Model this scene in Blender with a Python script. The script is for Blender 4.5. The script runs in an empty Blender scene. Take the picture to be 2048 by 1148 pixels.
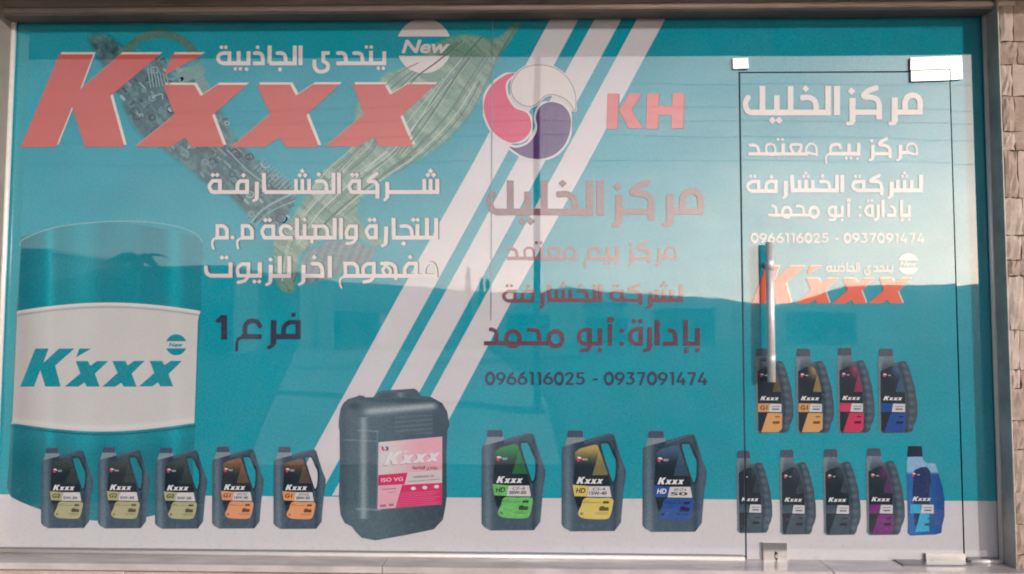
import bpy, math, random
import numpy as np
from mathutils import Vector, Matrix
from mathutils.geometry import tessellate_polygon

random.seed(7)
R = math.radians
scene = bpy.context.scene
C = scene.collection

# ------------------------------------------------------------------ camera
CAM = Vector((0.0, -3.35, 0.96))
PITCH, YAW, ROLL, F = R(3.349), R(1.446), R(-0.193), 1550.0
cam_d = bpy.data.cameras.new('camera')
cam = bpy.data.objects.new('camera', cam_d)
C.objects.link(cam)
cam_d.sensor_width = 36
cam_d.lens = F / 2048 * 36
cam_d.clip_start = 0.05
cam_d.clip_end = 6000
RM = Matrix.Rotation(YAW, 3, 'Z') @ Matrix.Rotation(PITCH, 3, 'X') @ Matrix.Rotation(ROLL, 3, 'Y')
cam.matrix_world = Matrix.Translation(CAM) @ (RM @ Matrix.Rotation(R(90), 3, 'X')).to_4x4()
scene.camera = cam

# ------------------------------------------------------------------ world, sun, exposure
HAZE_GLOW = 11.0
SUN_AZ, SUN_EL = R(42), R(9.98)          # low evening sun behind the camera, to its right
world = bpy.data.worlds.new('World')
scene.world = world
world.use_nodes = True
wn, wl = world.node_tree.nodes, world.node_tree.links
bg = wn['Background']
sky = wn.new('ShaderNodeTexSky')
sky.sky_type = 'NISHITA'
sky.sun_disc = False
sky.sun_elevation = SUN_EL
sky.sun_rotation = math.pi - SUN_AZ
sky.altitude = 300
sky.air_density = 1.0
sky.dust_density = 1.0
sky.ozone_density = 1.2
tint = wn.new("ShaderNodeMix"); tint.data_type = "RGBA"; tint.blend_type = "MULTIPLY"; tint.inputs[0].default_value = 1.0
tint.inputs[7].default_value = (1.0, 1.02, 1.22, 1)
wl.new(sky.outputs[0], tint.inputs[6])
# thin evening haze that glows round the low sun: brightest at the horizon on the sun's side
tcw = wn.new('ShaderNodeTexCoord')
def wmath(op, a, b=None):
    q = wn.new('ShaderNodeMath'); q.operation = op
    for k, v in enumerate((a, b)):
        if v is None: continue
        if isinstance(v, (int, float)): q.inputs[k].default_value = v
        else: wl.new(v, q.inputs[k])
    return q.outputs[0]
nrm = wn.new('ShaderNodeVectorMath'); nrm.operation = 'NORMALIZE'; wl.new(tcw.outputs['Generated'], nrm.inputs[0])
dt = wn.new('ShaderNodeVectorMath'); dt.operation = 'DOT_PRODUCT'; wl.new(nrm.outputs[0], dt.inputs[0])
dt.inputs[1].default_value = (math.sin(SUN_AZ), -math.cos(SUN_AZ), 0)
sp = wn.new('ShaderNodeSeparateXYZ'); wl.new(nrm.outputs[0], sp.inputs[0])
g1_ = wmath('EXPONENT', wmath('DIVIDE', wmath('SUBTRACT', dt.outputs['Value'], 1.0), 0.29))
g2_ = wmath('EXPONENT', wmath('DIVIDE', wmath('MAXIMUM', sp.outputs[2], 0.0), -0.22))
cn_ = wn.new('ShaderNodeTexNoise'); cn_.inputs['Scale'].default_value = 5.0; cn_.inputs['Detail'].default_value = 6; cn_.inputs['Roughness'].default_value = 0.6
cm_ = wn.new('ShaderNodeMapping'); cm_.inputs['Scale'].default_value = (1, 1, 2.2); wl.new(nrm.outputs[0], cm_.inputs[0]); wl.new(cm_.outputs[0], cn_.inputs['Vector'])
cr_ = wn.new('ShaderNodeMapRange'); cr_.inputs[1].default_value = 0.35; cr_.inputs[2].default_value = 0.65; cr_.inputs[3].default_value = 0.82; cr_.inputs[4].default_value = 1.15
wl.new(cn_.outputs[0], cr_.inputs[0])
gl_ = wmath('MULTIPLY', wmath('MULTIPLY', wmath('MULTIPLY', g1_, g2_), cr_.outputs[0]), HAZE_GLOW / 0.12)
gc_ = wn.new('ShaderNodeVectorMath'); gc_.operation = 'SCALE'; gc_.inputs[0].default_value = (1.0, 0.80, 0.66); wl.new(gl_, gc_.inputs['Scale'])
ad_ = wn.new('ShaderNodeVectorMath'); ad_.operation = 'ADD'; wl.new(tint.outputs[2], ad_.inputs[0]); wl.new(gc_.outputs[0], ad_.inputs[1])
wl.new(ad_.outputs[0], bg.inputs[0])
bg.inputs[1].default_value = 0.12
sun_d = bpy.data.lights.new('sun', 'SUN')
sun_d.energy = 2.4
sun_d.angle = R(0.5)
sun_d.color = (1.0, 0.95, 0.96)
sun = bpy.data.objects.new('sun', sun_d)
C.objects.link(sun)
sdir = Vector((math.sin(SUN_AZ) * math.cos(SUN_EL), -math.cos(SUN_AZ) * math.cos(SUN_EL), math.sin(SUN_EL)))
sun.rotation_euler = sdir.to_track_quat('Z', 'Y').to_euler()
sun.location = (3, -6, 5)
vs = scene.view_settings
scene.display_settings.display_device = 'sRGB'
vs.view_transform = 'Standard'
vs.look = 'None'
vs.exposure = 0.0
vs.gamma = 1.0
vs.use_curve_mapping = False
scene.render.filter_size = 1.7
scene.cycles.filter_width = 1.9
scene.cycles.max_bounces = 6
scene.cycles.glossy_bounces = 4

# ------------------------------------------------------------------ pixel <-> place
def ray(px, py):
    return RM @ Vector(((px - 1024) / F, 1.0, -(py - 574) / F))
def P(px, py, y=0.0):                     # point of the photograph on the vertical plane at depth y
    d = ray(px, py)
    t = (y - CAM.y) / d.y
    return Vector((CAM.x + d.x * t, y, CAM.z + d.z * t))
RMT = RM.transposed()
def Q(x, y, z):                           # place -> pixel
    v = RMT @ (Vector((x, y, z)) - CAM)
    return (1024 + F * v.x / v.y, 574 - F * v.z / v.y)
_o = P(0, 0); 
def Pn(px, py):                           # the same, for arrays, on the glass plane: x and z
    m = np.array(RM)
    a = (px - 1024) / F; b = -(py - 574) / F
    dx = m[0, 0] * a + m[0, 1] + m[0, 2] * b
    dy = m[1, 0] * a + m[1, 1] + m[1, 2] * b
    dz = m[2, 0] * a + m[2, 1] + m[2, 2] * b
    t = -CAM.y / dy
    return CAM.x + dx * t, CAM.z + dz * t
def behind(px, py, dist):                 # the place behind the camera that the glass mirrors at this pixel
    d = ray(px, py)
    t = (dist - CAM.y) / d.y
    return Vector((CAM.x + d.x * t, -dist, CAM.z + d.z * t))

# ------------------------------------------------------------------ materials
def new_mat(name):
    m = bpy.data.materials.new(name); m.use_nodes = True
    return m, m.node_tree.nodes, m.node_tree.links, m.node_tree.nodes['Principled BSDF']
def lin(c):
    c = np.asarray(c, float) / 255.0
    return np.where(c <= 0.04045, c / 12.92, ((c + 0.055) / 1.055) ** 2.4)
def alb(c):                               # printed ink as seen in the photograph -> reflectance
    return np.clip(lin(c) * 0.92 - 0.012, 0.004, 0.82)

def print_material():
    m, n, l, b = new_mat('printed_film')
    at = n.new('ShaderNodeAttribute'); at.attribute_name = 'Col'
    tc = n.new('ShaderNodeTexCoord')
    n1 = n.new('ShaderNodeTexNoise'); n1.inputs['Scale'].default_value = 95; n1.inputs['Detail'].default_value = 4; n1.inputs['Roughness'].default_value = 0.7
    n2 = n.new('ShaderNodeTexNoise'); n2.inputs['Scale'].default_value = 3.2; n2.inputs['Detail'].default_value = 3
    geo = n.new('ShaderNodeNewGeometry')
    l.new(geo.outputs['Position'], n1.inputs['Vector']); l.new(geo.outputs['Position'], n2.inputs['Vector'])
    r1 = n.new('ShaderNodeMapRange'); r1.inputs[1].default_value = 0.3; r1.inputs[2].default_value = 0.7; r1.inputs[3].default_value = 0.78; r1.inputs[4].default_value = 1.22
    r2 = n.new('ShaderNodeMapRange'); r2.inputs[1].default_value = 0.3; r2.inputs[2].default_value = 0.7; r2.inputs[3].default_value = 0.94; r2.inputs[4].default_value = 1.06
    l.new(n1.outputs[0], r1.inputs[0]); l.new(n2.outputs[0], r2.inputs[0])
    mu = n.new('ShaderNodeMath'); mu.operation = 'MULTIPLY'
    l.new(r1.outputs[0], mu.inputs[0]); l.new(r2.outputs[0], mu.inputs[1])
    # the grain shows in the coloured inks, little in the bare white
    vm = n.new('ShaderNodeVectorMath'); vm.operation = 'SCALE'
    l.new(at.outputs['Color'], vm.inputs[0]); l.new(mu.outputs[0], vm.inputs['Scale'])
    mx = n.new('ShaderNodeMix'); mx.data_type = 'RGBA'
    sep = n.new('ShaderNodeSeparateColor'); l.new(at.outputs['Color'], sep.inputs[0])
    mr = n.new('ShaderNodeMapRange'); mr.inputs[1].default_value = 0.15; mr.inputs[2].default_value = 0.42; mr.inputs[3].default_value = 0.0; mr.inputs[4].default_value = 0.8
    l.new(sep.outputs[0], mr.inputs[0]); l.new(mr.outputs[0], mx.inputs[0])
    l.new(vm.outputs[0], mx.inputs[6]); l.new(at.outputs['Color'], mx.inputs[7])
    # dust film, splash marks near the foot and wiped smears
    sx = n.new('ShaderNodeSeparateXYZ'); l.new(geo.outputs['Position'], sx.inputs[0])
    nd = n.new('ShaderNodeTexNoise'); nd.inputs['Scale'].default_value = 4.2; nd.inputs['Detail'].default_value = 7; nd.inputs['Roughness'].default_value = 0.72; nd.inputs['Distortion'].default_value = 0.6
    l.new(geo.outputs['Position'], nd.inputs['Vector'])
    rd = n.new('ShaderNodeMapRange'); rd.inputs[1].default_value = 0.40; rd.inputs[2].default_value = 0.72; rd.inputs[3].default_value = 0.0; rd.inputs[4].default_value = 0.075
    l.new(nd.outputs[0], rd.inputs[0])
    ns = n.new('ShaderNodeTexNoise'); ns.inputs['Scale'].default_value = 38; ns.inputs['Detail'].default_value = 4; ns.inputs['Roughness'].default_value = 0.8
    l.new(geo.outputs['Position'], ns.inputs['Vector'])
    rs_ = n.new('ShaderNodeMapRange'); rs_.inputs[1].default_value = 0.54; rs_.inputs[2].default_value = 0.72; rs_.inputs[3].default_value = 0.0; rs_.inputs[4].default_value = 0.35
    l.new(ns.outputs[0], rs_.inputs[0])
    rf = n.new('ShaderNodeMapRange'); rf.inputs[1].default_value = 0.45; rf.inputs[2].default_value = 0.0; rf.inputs[3].default_value = 0.0; rf.inputs[4].default_value = 1.0
    l.new(sx.outputs[2], rf.inputs[0])
    m1_ = n.new('ShaderNodeMath'); m1_.operation = 'MULTIPLY'; l.new(rs_.outputs[0], m1_.inputs[0]); l.new(rf.outputs[0], m1_.inputs[1])
    m2_ = n.new('ShaderNodeMath'); m2_.operation = 'ADD'; l.new(m1_.outputs[0], m2_.inputs[0]); l.new(rd.outputs[0], m2_.inputs[1])
    md = n.new('ShaderNodeMix'); md.data_type = 'RGBA'; md.inputs[7].default_value = (0.27, 0.25, 0.235, 1)
    l.new(m2_.outputs[0], md.inputs[0]); l.new(mx.outputs[2], md.inputs[6])
    l.new(md.outputs[2], b.inputs['Base Color'])
    b.inputs['Roughness'].default_value = 0.035
    b.inputs['IOR'].default_value = GLOSS_IOR
    n3 = n.new('ShaderNodeTexNoise'); n3.inputs['Scale'].default_value = 2.1; n3.inputs['Detail'].default_value = 1
    l.new(geo.outputs['Position'], n3.inputs['Vector'])
    bp = n.new('ShaderNodeBump'); bp.inputs['Strength'].default_value = 1.0; bp.inputs['Distance'].default_value = 0.0008
    l.new(n3.outputs[0], bp.inputs['Height']); l.new(bp.outputs[0], b.inputs['Normal'])
    # smears and dust on the outer face change the gloss a little
    n4 = n.new('ShaderNodeTexNoise'); n4.inputs['Scale'].default_value = 5.5; n4.inputs['Detail'].default_value = 5; n4.inputs['Roughness'].default_value = 0.65
    l.new(geo.outputs['Position'], n4.inputs['Vector'])
    r4 = n.new('ShaderNodeMapRange'); r4.inputs[1].default_value = 0.35; r4.inputs[2].default_value = 0.75; r4.inputs[3].default_value = 0.004; r4.inputs[4].default_value = 0.035
    l.new(n4.outputs[0], r4.inputs[0]); l.new(r4.outputs[0], b.inputs['Roughness'])
    return m
GLOSS_IOR = 2.05
PRINT = print_material()

def mat(name, col, rough=0.6, metal=0.0, noise=0.0, scale=8.0, col2=None, bump=0.0, detail=5, ior=1.45, stretch=None):
    m, n, l, b = new_mat(name)
    b.inputs['Roughness'].default_value = rough
    b.inputs['Metallic'].default_value = metal
    b.inputs['IOR'].default_value = ior
    if noise or col2 or bump:
        geo = n.new('ShaderNodeNewGeometry')
        mp = n.new('ShaderNodeMapping')
        if stretch: mp.inputs['Scale'].default_value = stretch
        l.new(geo.outputs['Position'], mp.inputs['Vector'])
        t = n.new('ShaderNodeTexNoise'); t.inputs['Scale'].default_value = scale; t.inputs['Detail'].default_value = detail; t.inputs['Roughness'].default_value = 0.65
        l.new(mp.outputs[0], t.inputs['Vector'])
        cr = n.new('ShaderNodeValToRGB')
        c2 = col2 or tuple(c * (1 - noise) for c in col)
        cr.color_ramp.elements[0].position = 0.32; cr.color_ramp.elements[1].position = 0.68
        cr.color_ramp.elements[0].color = (*c2, 1); cr.color_ramp.elements[1].color = (*col, 1)
        l.new(t.outputs[0], cr.inputs[0]); l.new(cr.outputs[0], b.inputs['Base Color'])
        if bump:
            t2 = n.new('ShaderNodeTexNoise'); t2.inputs['Scale'].default_value = scale * 4; t2.inputs['Detail'].default_value = 6
            l.new(mp.outputs[0], t2.inputs['Vector'])
            bp = n.new('ShaderNodeBump'); bp.inputs['Strength'].default_value = 0.8; bp.inputs['Distance'].default_value = bump
            l.new(t2.outputs[0], bp.inputs['Height']); l.new(bp.outputs[0], b.inputs['Normal'])
    else:
        b.inputs['Base Color'].default_value = (*col, 1)
    return m

M = {}
M['glass'] = mat('glass', (0.02, 0.05, 0.05), 0.02, ior=1.52)
M['alu'] = mat('brushed_aluminium', (0.62, 0.60, 0.57), 0.32, 0.6, noise=0.3, scale=14, bump=0.0004)
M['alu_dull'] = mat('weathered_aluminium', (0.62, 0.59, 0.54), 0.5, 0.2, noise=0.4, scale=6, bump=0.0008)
M['bead'] = mat('bright_aluminium_bead', (0.88, 0.85, 0.80), 0.3, 0.25, noise=0.1, scale=30)
M['steel'] = mat('polished_steel', (0.82, 0.80, 0.78), 0.16, 1.0, noise=0.1, scale=20)
M['handle'] = mat('satin_steel', (0.88, 0.84, 0.80), 0.38, 0.45, noise=0.1, scale=25)
M['dark'] = mat('dark_gap', (0.02, 0.022, 0.025), 0.8)
M['header'] = mat('painted_shutter_metal', (0.27, 0.22, 0.18), 0.6, 0.1, noise=0.45, scale=7, bump=0.001, stretch=(0.4, 1, 2))
M['lip'] = mat('tan_metal_lip', (0.80, 0.66, 0.54), 0.4, 0.2, noise=0.35, scale=6, bump=0.0006, stretch=(0.5, 1, 3))
M['marble'] = mat('grey_pink_marble', (0.66, 0.59, 0.56), 0.2, noise=0.3, scale=7, bump=0.0004, stretch=(0.5, 1.6, 1), col2=(0.42, 0.375, 0.36))
M['riser'] = mat('pink_stone_edge', (0.62, 0.49, 0.42), 0.6, noise=0.3, scale=12, bump=0.001)
M['concrete'] = mat('concrete', (0.42, 0.39, 0.36), 0.85, noise=0.3, scale=2.5, bump=0.003)
M['asphalt'] = mat('asphalt', (0.075, 0.073, 0.068), 0.9, noise=0.35, scale=3, bump=0.004)
M['stone'] = mat('cream_limestone', (0.48, 0.375, 0.30), 0.85, scale=16, col2=(0.33, 0.235, 0.175), bump=0.004)
M['stone2'] = mat('pale_limestone', (0.58, 0.48, 0.40), 0.85, scale=12, col2=(0.44, 0.34, 0.27), bump=0.003)
M['mortar'] = mat('mortar', (0.22, 0.19, 0.165), 0.95, noise=0.4, scale=20, bump=0.006)
M['plaster'] = mat('cream_plaster', (0.42, 0.36, 0.30), 0.9, noise=0.25, scale=3, bump=0.003)
M['pale_yard'] = mat('pale_yard_concrete', (0.72, 0.70, 0.66), 0.85, noise=0.15, scale=0.8)
M['plate_dark'] = mat('dull_steel', (0.20, 0.22, 0.25), 0.35, 0.7, noise=0.2, scale=20)
M['white_wall'] = mat('white_plaster', (0.74, 0.72, 0.69), 0.9, noise=0.12, scale=1.0)
M['pale_wall'] = mat('pale_plaster', (0.52, 0.49, 0.45), 0.9, noise=0.2, scale=1.2)
M['grey_wall'] = mat('grey_render', (0.22, 0.215, 0.21), 0.9, noise=0.25, scale=1.2)
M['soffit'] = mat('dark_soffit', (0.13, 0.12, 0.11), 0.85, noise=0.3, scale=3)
M['room'] = mat('dim_interior', (0.06, 0.06, 0.065), 0.9)
M['field'] = mat('dry_ground', (0.12, 0.105, 0.085), 0.95, noise=0.4, scale=0.15)
M['hill'] = mat('hazy_hill_scrub', (0.17, 0.175, 0.175), 0.95, noise=0.4, scale=0.01)  # scrub paled to grey: distance haze is put into the colour
M['leaf'] = mat('dusty_leaves', (0.07, 0.10, 0.045), 0.7, noise=0.5, scale=3)
M['trunk'] = mat('trunk_bark', (0.14, 0.11, 0.085), 0.9, noise=0.4, scale=8)
M['wood'] = mat('pole_timber', (0.13, 0.105, 0.085), 0.9, noise=0.4, scale=6)
M['cable'] = mat('black_cable', (0.02, 0.02, 0.02), 0.6)
M['gap_fill'] = mat('slate_gap_fill', (0.035, 0.085, 0.11), 0.5)  # slate tone of the added strips, so the door gaps read less black
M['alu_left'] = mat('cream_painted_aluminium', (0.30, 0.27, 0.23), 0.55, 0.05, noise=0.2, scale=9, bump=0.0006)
M['winglass'] = mat('window_glass', (0.03, 0.04, 0.05), 0.05)
M['shutter'] = mat('grey_shutter', (0.25, 0.26, 0.27), 0.6, 0.2, noise=0.2, scale=4)

# ------------------------------------------------------------------ objects
def tag(o, label=None, cat=None, group=None, kind=None):
    if label: o['label'] = label
    if cat: o['category'] = cat
    if group: o['group'] = group
    if kind: o['kind'] = kind
    return o
def thing(name, loc, label, cat, group=None):
    o = bpy.data.objects.new(name, None); C.objects.link(o)
    o.location = loc; o.empty_display_size = 0.1
    return tag(o, label, cat, group)
def root_of(o):
    while o.parent: o = o.parent
    return o
def link_mesh(name, me, m, parent=None, label=None):
    me.materials.append(m)
    o = bpy.data.objects.new(name, me); C.objects.link(o)
    if parent:
        o.parent = parent
        me.transform(Matrix.Translation(-root_of(parent).location))
    if label: o['label'] = label
    return o
def world_mesh(name, verts, faces, m, parent=None, label=None, smooth=False):
    me = bpy.data.meshes.new(name)
    me.from_pydata([tuple(v) for v in verts], [], faces)
    if smooth:
        for p in me.polygons: p.use_smooth = True
    return link_mesh(name, me, m, parent, label)

class MB:                                  # collects solids, builds one mesh
    def __init__(s): s.v = []; s.f = []
    def box(s, x0, x1, y0, y1, z0, z1, c=0.0):
        i = len(s.v)
        if c <= 0:
            s.v += [(x, y, z) for z in (z0, z1) for y in (y0, y1) for x in (x0, x1)]
            s.f += [tuple(i + k for k in q) for q in ((0, 2, 3, 1), (4, 5, 7, 6), (0, 1, 5, 4), (2, 6, 7, 3), (0, 4, 6, 2), (1, 3, 7, 5))]
        else:                              # front face (towards -y) bevelled
            s.v += [(x0, y0 + c, z0), (x1, y0 + c, z0), (x1, y0 + c, z1), (x0, y0 + c, z1),
                    (x0 + c, y0, z0 + c), (x1 - c, y0, z0 + c), (x1 - c, y0, z1 - c), (x0 + c, y0, z1 - c),
                    (x0, y1, z0), (x1, y1, z0), (x1, y1, z1), (x0, y1, z1)]
            s.f += [tuple(i + k for k in q) for q in ((4, 5, 6, 7), (0, 1, 5, 4), (1, 2, 6, 5), (2, 3, 7, 6), (3, 0, 4, 7),
                    (8, 9, 1, 0), (9, 10, 2, 1), (10, 11, 3, 2), (11, 8, 0, 3), (11, 10, 9, 8))]
        return s
    def tube(s, a, b, r, n=16, r2=None):
        a = Vector(a); b = Vector(b); r2 = r if r2 is None else r2
        q = (b - a).to_track_quat('Z', 'Y'); i = len(s.v)
        for p, rr in ((a, r), (b, r2)):
            for k in range(n):
                t = 2 * math.pi * k / n
                s.v.append(tuple(p + q @ Vector((rr * math.cos(t), rr * math.sin(t), 0))))
        for k in range(n):
            s.f.append((i + k, i + (k + 1) % n, i + n + (k + 1) % n, i + n + k))
        s.f.append(tuple(i + k for k in reversed(range(n)))); s.f.append(tuple(i + n + k for k in range(n)))
        return s
    def prism_y(s, pts, y0, y1):           # x,z outline extruded in y
        i = len(s.v); n = len(pts)
        s.v += [(p[0], y0, p[1]) for p in pts] + [(p[0], y1, p[1]) for p in pts]
        for t in tessellate_polygon([[Vector((p[0], p[1], 0)) for p in pts]]):
            s.f.append(tuple(i + k for k in t)); s.f.append(tuple(i + n + k for k in reversed(t)))
        for k in range(n): s.f.append((i + k, i + (k + 1) % n, i + n + (k + 1) % n, i + n + k))
        return s
    def build(s, name, m, parent=None, label=None, smooth=False):
        o = world_mesh(name, s.v, s.f, m, parent, label)
        if smooth:
            for p in o.data.polygons: p.use_smooth = len(p.vertices) == 4
        return o

# ------------------------------------------------------------------ flat print: shapes cut from signed distance fields
LAYER = 0.00035
def print_mesh(name, u, v, faces, mp, col, layer, parent, label):
    px = mp[0] + mp[1] * u; py = mp[2] + mp[3] * v
    if len(mp) > 4: py = py + mp[4] * u
    x, z = Pn(px, py)
    y = np.full_like(x, -LAYER * layer)
    me = bpy.data.meshes.new(name)
    me.from_pydata(np.stack([x, y, z], 1).tolist(), [], faces)
    ca = me.color_attributes.new('Col', 'FLOAT_COLOR', 'POINT')
    c = col(u, v) if callable(col) else np.tile(np.asarray(col, float), (len(u), 1))
    c = alb(c)
    rgba = np.ones((len(u), 4), np.float32); rgba[:, :3] = c
    ca.data.foreach_set('color', rgba.ravel())
    return link_mesh(name, me, PRINT, parent, label)
IDM = (0, 1, 0, 1)
def piece(name, parent, field, box, mp=IDM, step=1.5, col=(255, 255, 255), layer=1, label=None):
    u0, v0, u1, v1 = box
    su, sv = step / abs(mp[1]), step / abs(mp[3])
    us = np.arange(u0, u1 + su, su); vs_ = np.arange(v0, v1 + sv, sv)
    U, V = np.meshgrid(us, vs_); Fd = field(U, V)
    ny, nx = Fd.shape
    ins = Fd < 0
    verts_u, verts_v = [], []; idx = {}
    def vid(key, a, b):
        k = idx.get(key)
        if k is None:
            k = len(verts_u); idx[key] = k; verts_u.append(a); verts_v.append(b)
        return k
    faces = []
    cnt = ins[:-1, :-1].astype(int) + ins[1:, :-1] + ins[:-1, 1:] + ins[1:, 1:]
    for j, i in zip(*np.nonzero(cnt > 0)):
        cs = ((j, i), (j + 1, i), (j + 1, i + 1), (j, i + 1))
        if cnt[j, i] == 4:
            faces.append(tuple(vid(c, us[c[1]], vs_[c[0]]) for c in cs)); continue
        poly = []
        for k in range(4):
            a, b = cs[k], cs[(k + 1) % 4]
            fa, fb = Fd[a], Fd[b]
            if fa < 0: poly.append(vid(a, us[a[1]], vs_[a[0]]))
            if (fa < 0) != (fb < 0):
                t = fa / (fa - fb); key = (min(a, b), max(a, b))
                poly.append(vid(key, us[a[1]] + t * (us[b[1]] - us[a[1]]), vs_[a[0]] + t * (vs_[b[0]] - vs_[a[0]])))
        if len(poly) > 2: faces.append(tuple(poly))
    if not faces: return None
    return print_mesh(name, np.array(verts_u), np.array(verts_v), faces, mp, col, layer, parent, label)
def poly(name, parent, ptslist, col, layer=1, mp=IDM, label=None):
    """flat polygons that do not overlap, one mesh"""
    if not isinstance(ptslist[0][0], (tuple, list)): ptslist = [ptslist]
    U, V, faces = [], [], []
    for pts in ptslist:
        b = len(U)
        tris = tessellate_polygon([[Vector((p[0], p[1], 0)) for p in pts]])
        for t in tris:
            a0, a1, a2 = [Vector(pts[k]) for k in t]
            cr = (a1 - a0).cross(a2 - a0)
            faces.append(tuple(b + k for k in (t if cr < 0 else reversed(t))))
        U += [p[0] for p in pts]; V += [p[1] for p in pts]
    return print_mesh(name, np.array(U, float), np.array(V, float), faces, mp, col, layer, parent, label)
# distance fields
def f_seg(U, V, a, b, w, ea=0.0, eb=0.0):
    ax, ay = a; bx, by = b; L = math.hypot(bx - ax, by - ay) or 1e-6
    dx, dy = (bx - ax) / L, (by - ay) / L
    s = (U - ax) * dx + (V - ay) * dy; t = -(U - ax) * dy + (V - ay) * dx
    mid = (L + eb - ea) / 2; half = (L + ea + eb) / 2
    qa = np.abs(s - mid) - half; qb = np.abs(t) - w / 2
    return np.maximum(qa, qb)
def f_cap(U, V, a, b, w):
    ax, ay = a; bx, by = b; L2 = (bx - ax) ** 2 + (by - ay) ** 2 or 1e-6
    h = np.clip(((U - ax) * (bx - ax) + (V - ay) * (by - ay)) / L2, 0, 1)
    return np.hypot(U - ax - h * (bx - ax), V - ay - h * (by - ay)) - w / 2
def f_poly(U, V, pts):
    n = len(pts); d = np.full_like(U, 1e9); sgn = np.zeros(U.shape, bool)
    for i in range(n):
        ax, ay = pts[i]; bx, by = pts[i - 1]
        ex, ey = bx - ax, by - ay; wx, wy = U - ax, V - ay
        h = np.clip((wx * ex + wy * ey) / (ex * ex + ey * ey + 1e-9), 0, 1)
        d = np.minimum(d, (wx - ex * h) ** 2 + (wy - ey * h) ** 2)
        if ay != by:
            c = (ay > V) != (by > V)
            xi = ax + (V - ay) / (by - ay) * (bx - ax)
            sgn ^= c & (U < xi)
    return np.where(sgn, -1, 1) * np.sqrt(d)
def smooth(pts, k=6):                       # closed Catmull-Rom
    o = []; n = len(pts)
    for i in range(n):
        p0, p1, p2, p3 = pts[i - 1], pts[i], pts[(i + 1) % n], pts[(i + 2) % n]
        for j in range(k):
            t = j / k
            o.append(tuple(0.5 * (2 * b + (c - a) * t + (2 * a - 5 * b + 4 * c - d) * t * t + (3 * b - a - 3 * c + d) * t ** 3) for a, b, c, d in zip(p0, p1, p2, p3)))
    return o
def csm(pts, k=5):                          # open Catmull-Rom
    q = [pts[0]] + list(pts) + [pts[-1]]; o = []
    for i in range(1, len(q) - 2):
        for j in range(k):
            t = j / k
            o.append(tuple(0.5 * (2 * b + (c - a) * t + (2 * a - 5 * b + 4 * c - d) * t * t + (3 * b - a - 3 * c + d) * t ** 3) for a, b, c, d in zip(q[i - 1], q[i], q[i + 1], q[i + 2])))
    return o + [pts[-1]]
def f_ink(prims):
    ext = []
    def bb(pts, r):
        ext.append((min(p[0] for p in pts) - r, min(p[1] for p in pts) - r, max(p[0] for p in pts) + r, max(p[1] for p in pts) + r))
    for q in prims:
        if q[0] in 'LC': bb(q[2], q[1])
        elif q[0] in 'DO': bb([(q[1], q[2])], q[3])
        elif q[0] == 'A': bb([(q[2], q[3])], max(q[4], q[5]) + q[1])
        elif q[0] == 'G': bb(q[1], 2)
    def f(U, V):
        d = np.full_like(U, 1e9)
        for q, e in zip(prims, ext):
            m = (U >= e[0]) & (U <= e[2]) & (V >= e[1]) & (V <= e[3])
            if not m.any(): continue
            u, v = U[m], V[m]; dd = np.full_like(u, 1e9)
            if q[0] == 'L':
                w, p = q[1], q[2]
                for i in range(len(p) - 1):
                    dd = np.minimum(dd, f_seg(u, v, p[i], p[i + 1], w, 0 if i == 0 else w / 2, 0 if i == len(p) - 2 else w / 2))
            elif q[0] == 'C':
                w, p = q[1], csm(q[2])
                for i in range(len(p) - 1): dd = np.minimum(dd, f_cap(u, v, p[i], p[i + 1], w))
            elif q[0] == 'D': dd = (np.abs(u - q[1]) + np.abs(v - q[2]) - q[3]) * 0.7
            elif q[0] == 'O': dd = np.hypot(u - q[1], v - q[2]) - q[3]
            elif q[0] == 'A':
                k = np.hypot((u - q[2]) / q[4], (v - q[3]) / q[5])
                dd = np.abs(k - 1) * min(q[4], q[5]) - q[1] / 2
            elif q[0] == 'G': dd = f_poly(u, v, q[1])
            d[m] = np.minimum(d[m], dd)
        return d
    f.box = (min(e[0] for e in ext), min(e[1] for e in ext), max(e[2] for e in ext), max(e[3] for e in ext))
    return f
def ink(name, parent, prims, mp, col, layer, label=None, step=1.0, grow=0.0, off=(0, 0), clip=None):
    f = f_ink(prims); b = f.box
    g = (lambda U, V: f(U, V) - grow)
    if clip: g = (lambda U, V, h=g: np.maximum(h(U, V), clip(mp[0] + mp[1] * U, mp[2] + mp[3] * V)))
    m2 = (mp[0] + off[0], mp[1], mp[2] + off[1], mp[3]) + tuple(mp[4:])
    s = 6
    return piece(name, parent, g, (b[0] - s, b[1] - s, b[2] + s, b[3] + s), m2, step, col, layer, label)
def L(w, *p): return ('L', w, list(p))
def Cc(w, *p): return ('C', w, list(p))
def D(x, y, r): return ('D', x, y, r)
def O(x, y, r): return ('O', x, y, r)
def G(*p): return ('G', list(p))

# value noise for printed pictures
_rng = np.random.RandomState(3); _tab = _rng.rand(256, 256)
def vnoise(x, y):
    xi = np.floor(x).astype(int); yi = np.floor(y).astype(int); fx = x - xi; fy = y - yi
    fx = fx * fx * (3 - 2 * fx); fy = fy * fy * (3 - 2 * fy)
    t = lambda a, b: _tab[a % 256, b % 256]
    return (t(xi, yi) * (1 - fx) + t(xi + 1, yi) * fx) * (1 - fy) + (t(xi, yi + 1) * (1 - fx) + t(xi + 1, yi + 1) * fx) * fy
def fbm(x, y, o=4):
    s = 0; a = 0.5
    for k in range(o): s = s + a * vnoise(x, y); x = x * 2.03 + 7.1; y = y * 2.03 + 3.7; a *= 0.5
    return s / (1 - 0.5 ** o)
def mixc(a, b, t):
    a = np.asarray(a, float); b = np.asarray(b, float); t = np.clip(t, 0, 1)[:, None]
    return a * (1 - t) + b * t
def sst(a, b, x):
    t = np.clip((x - a) / (b - a), 0, 1); return t * t * (3 - 2 * t)

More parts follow.
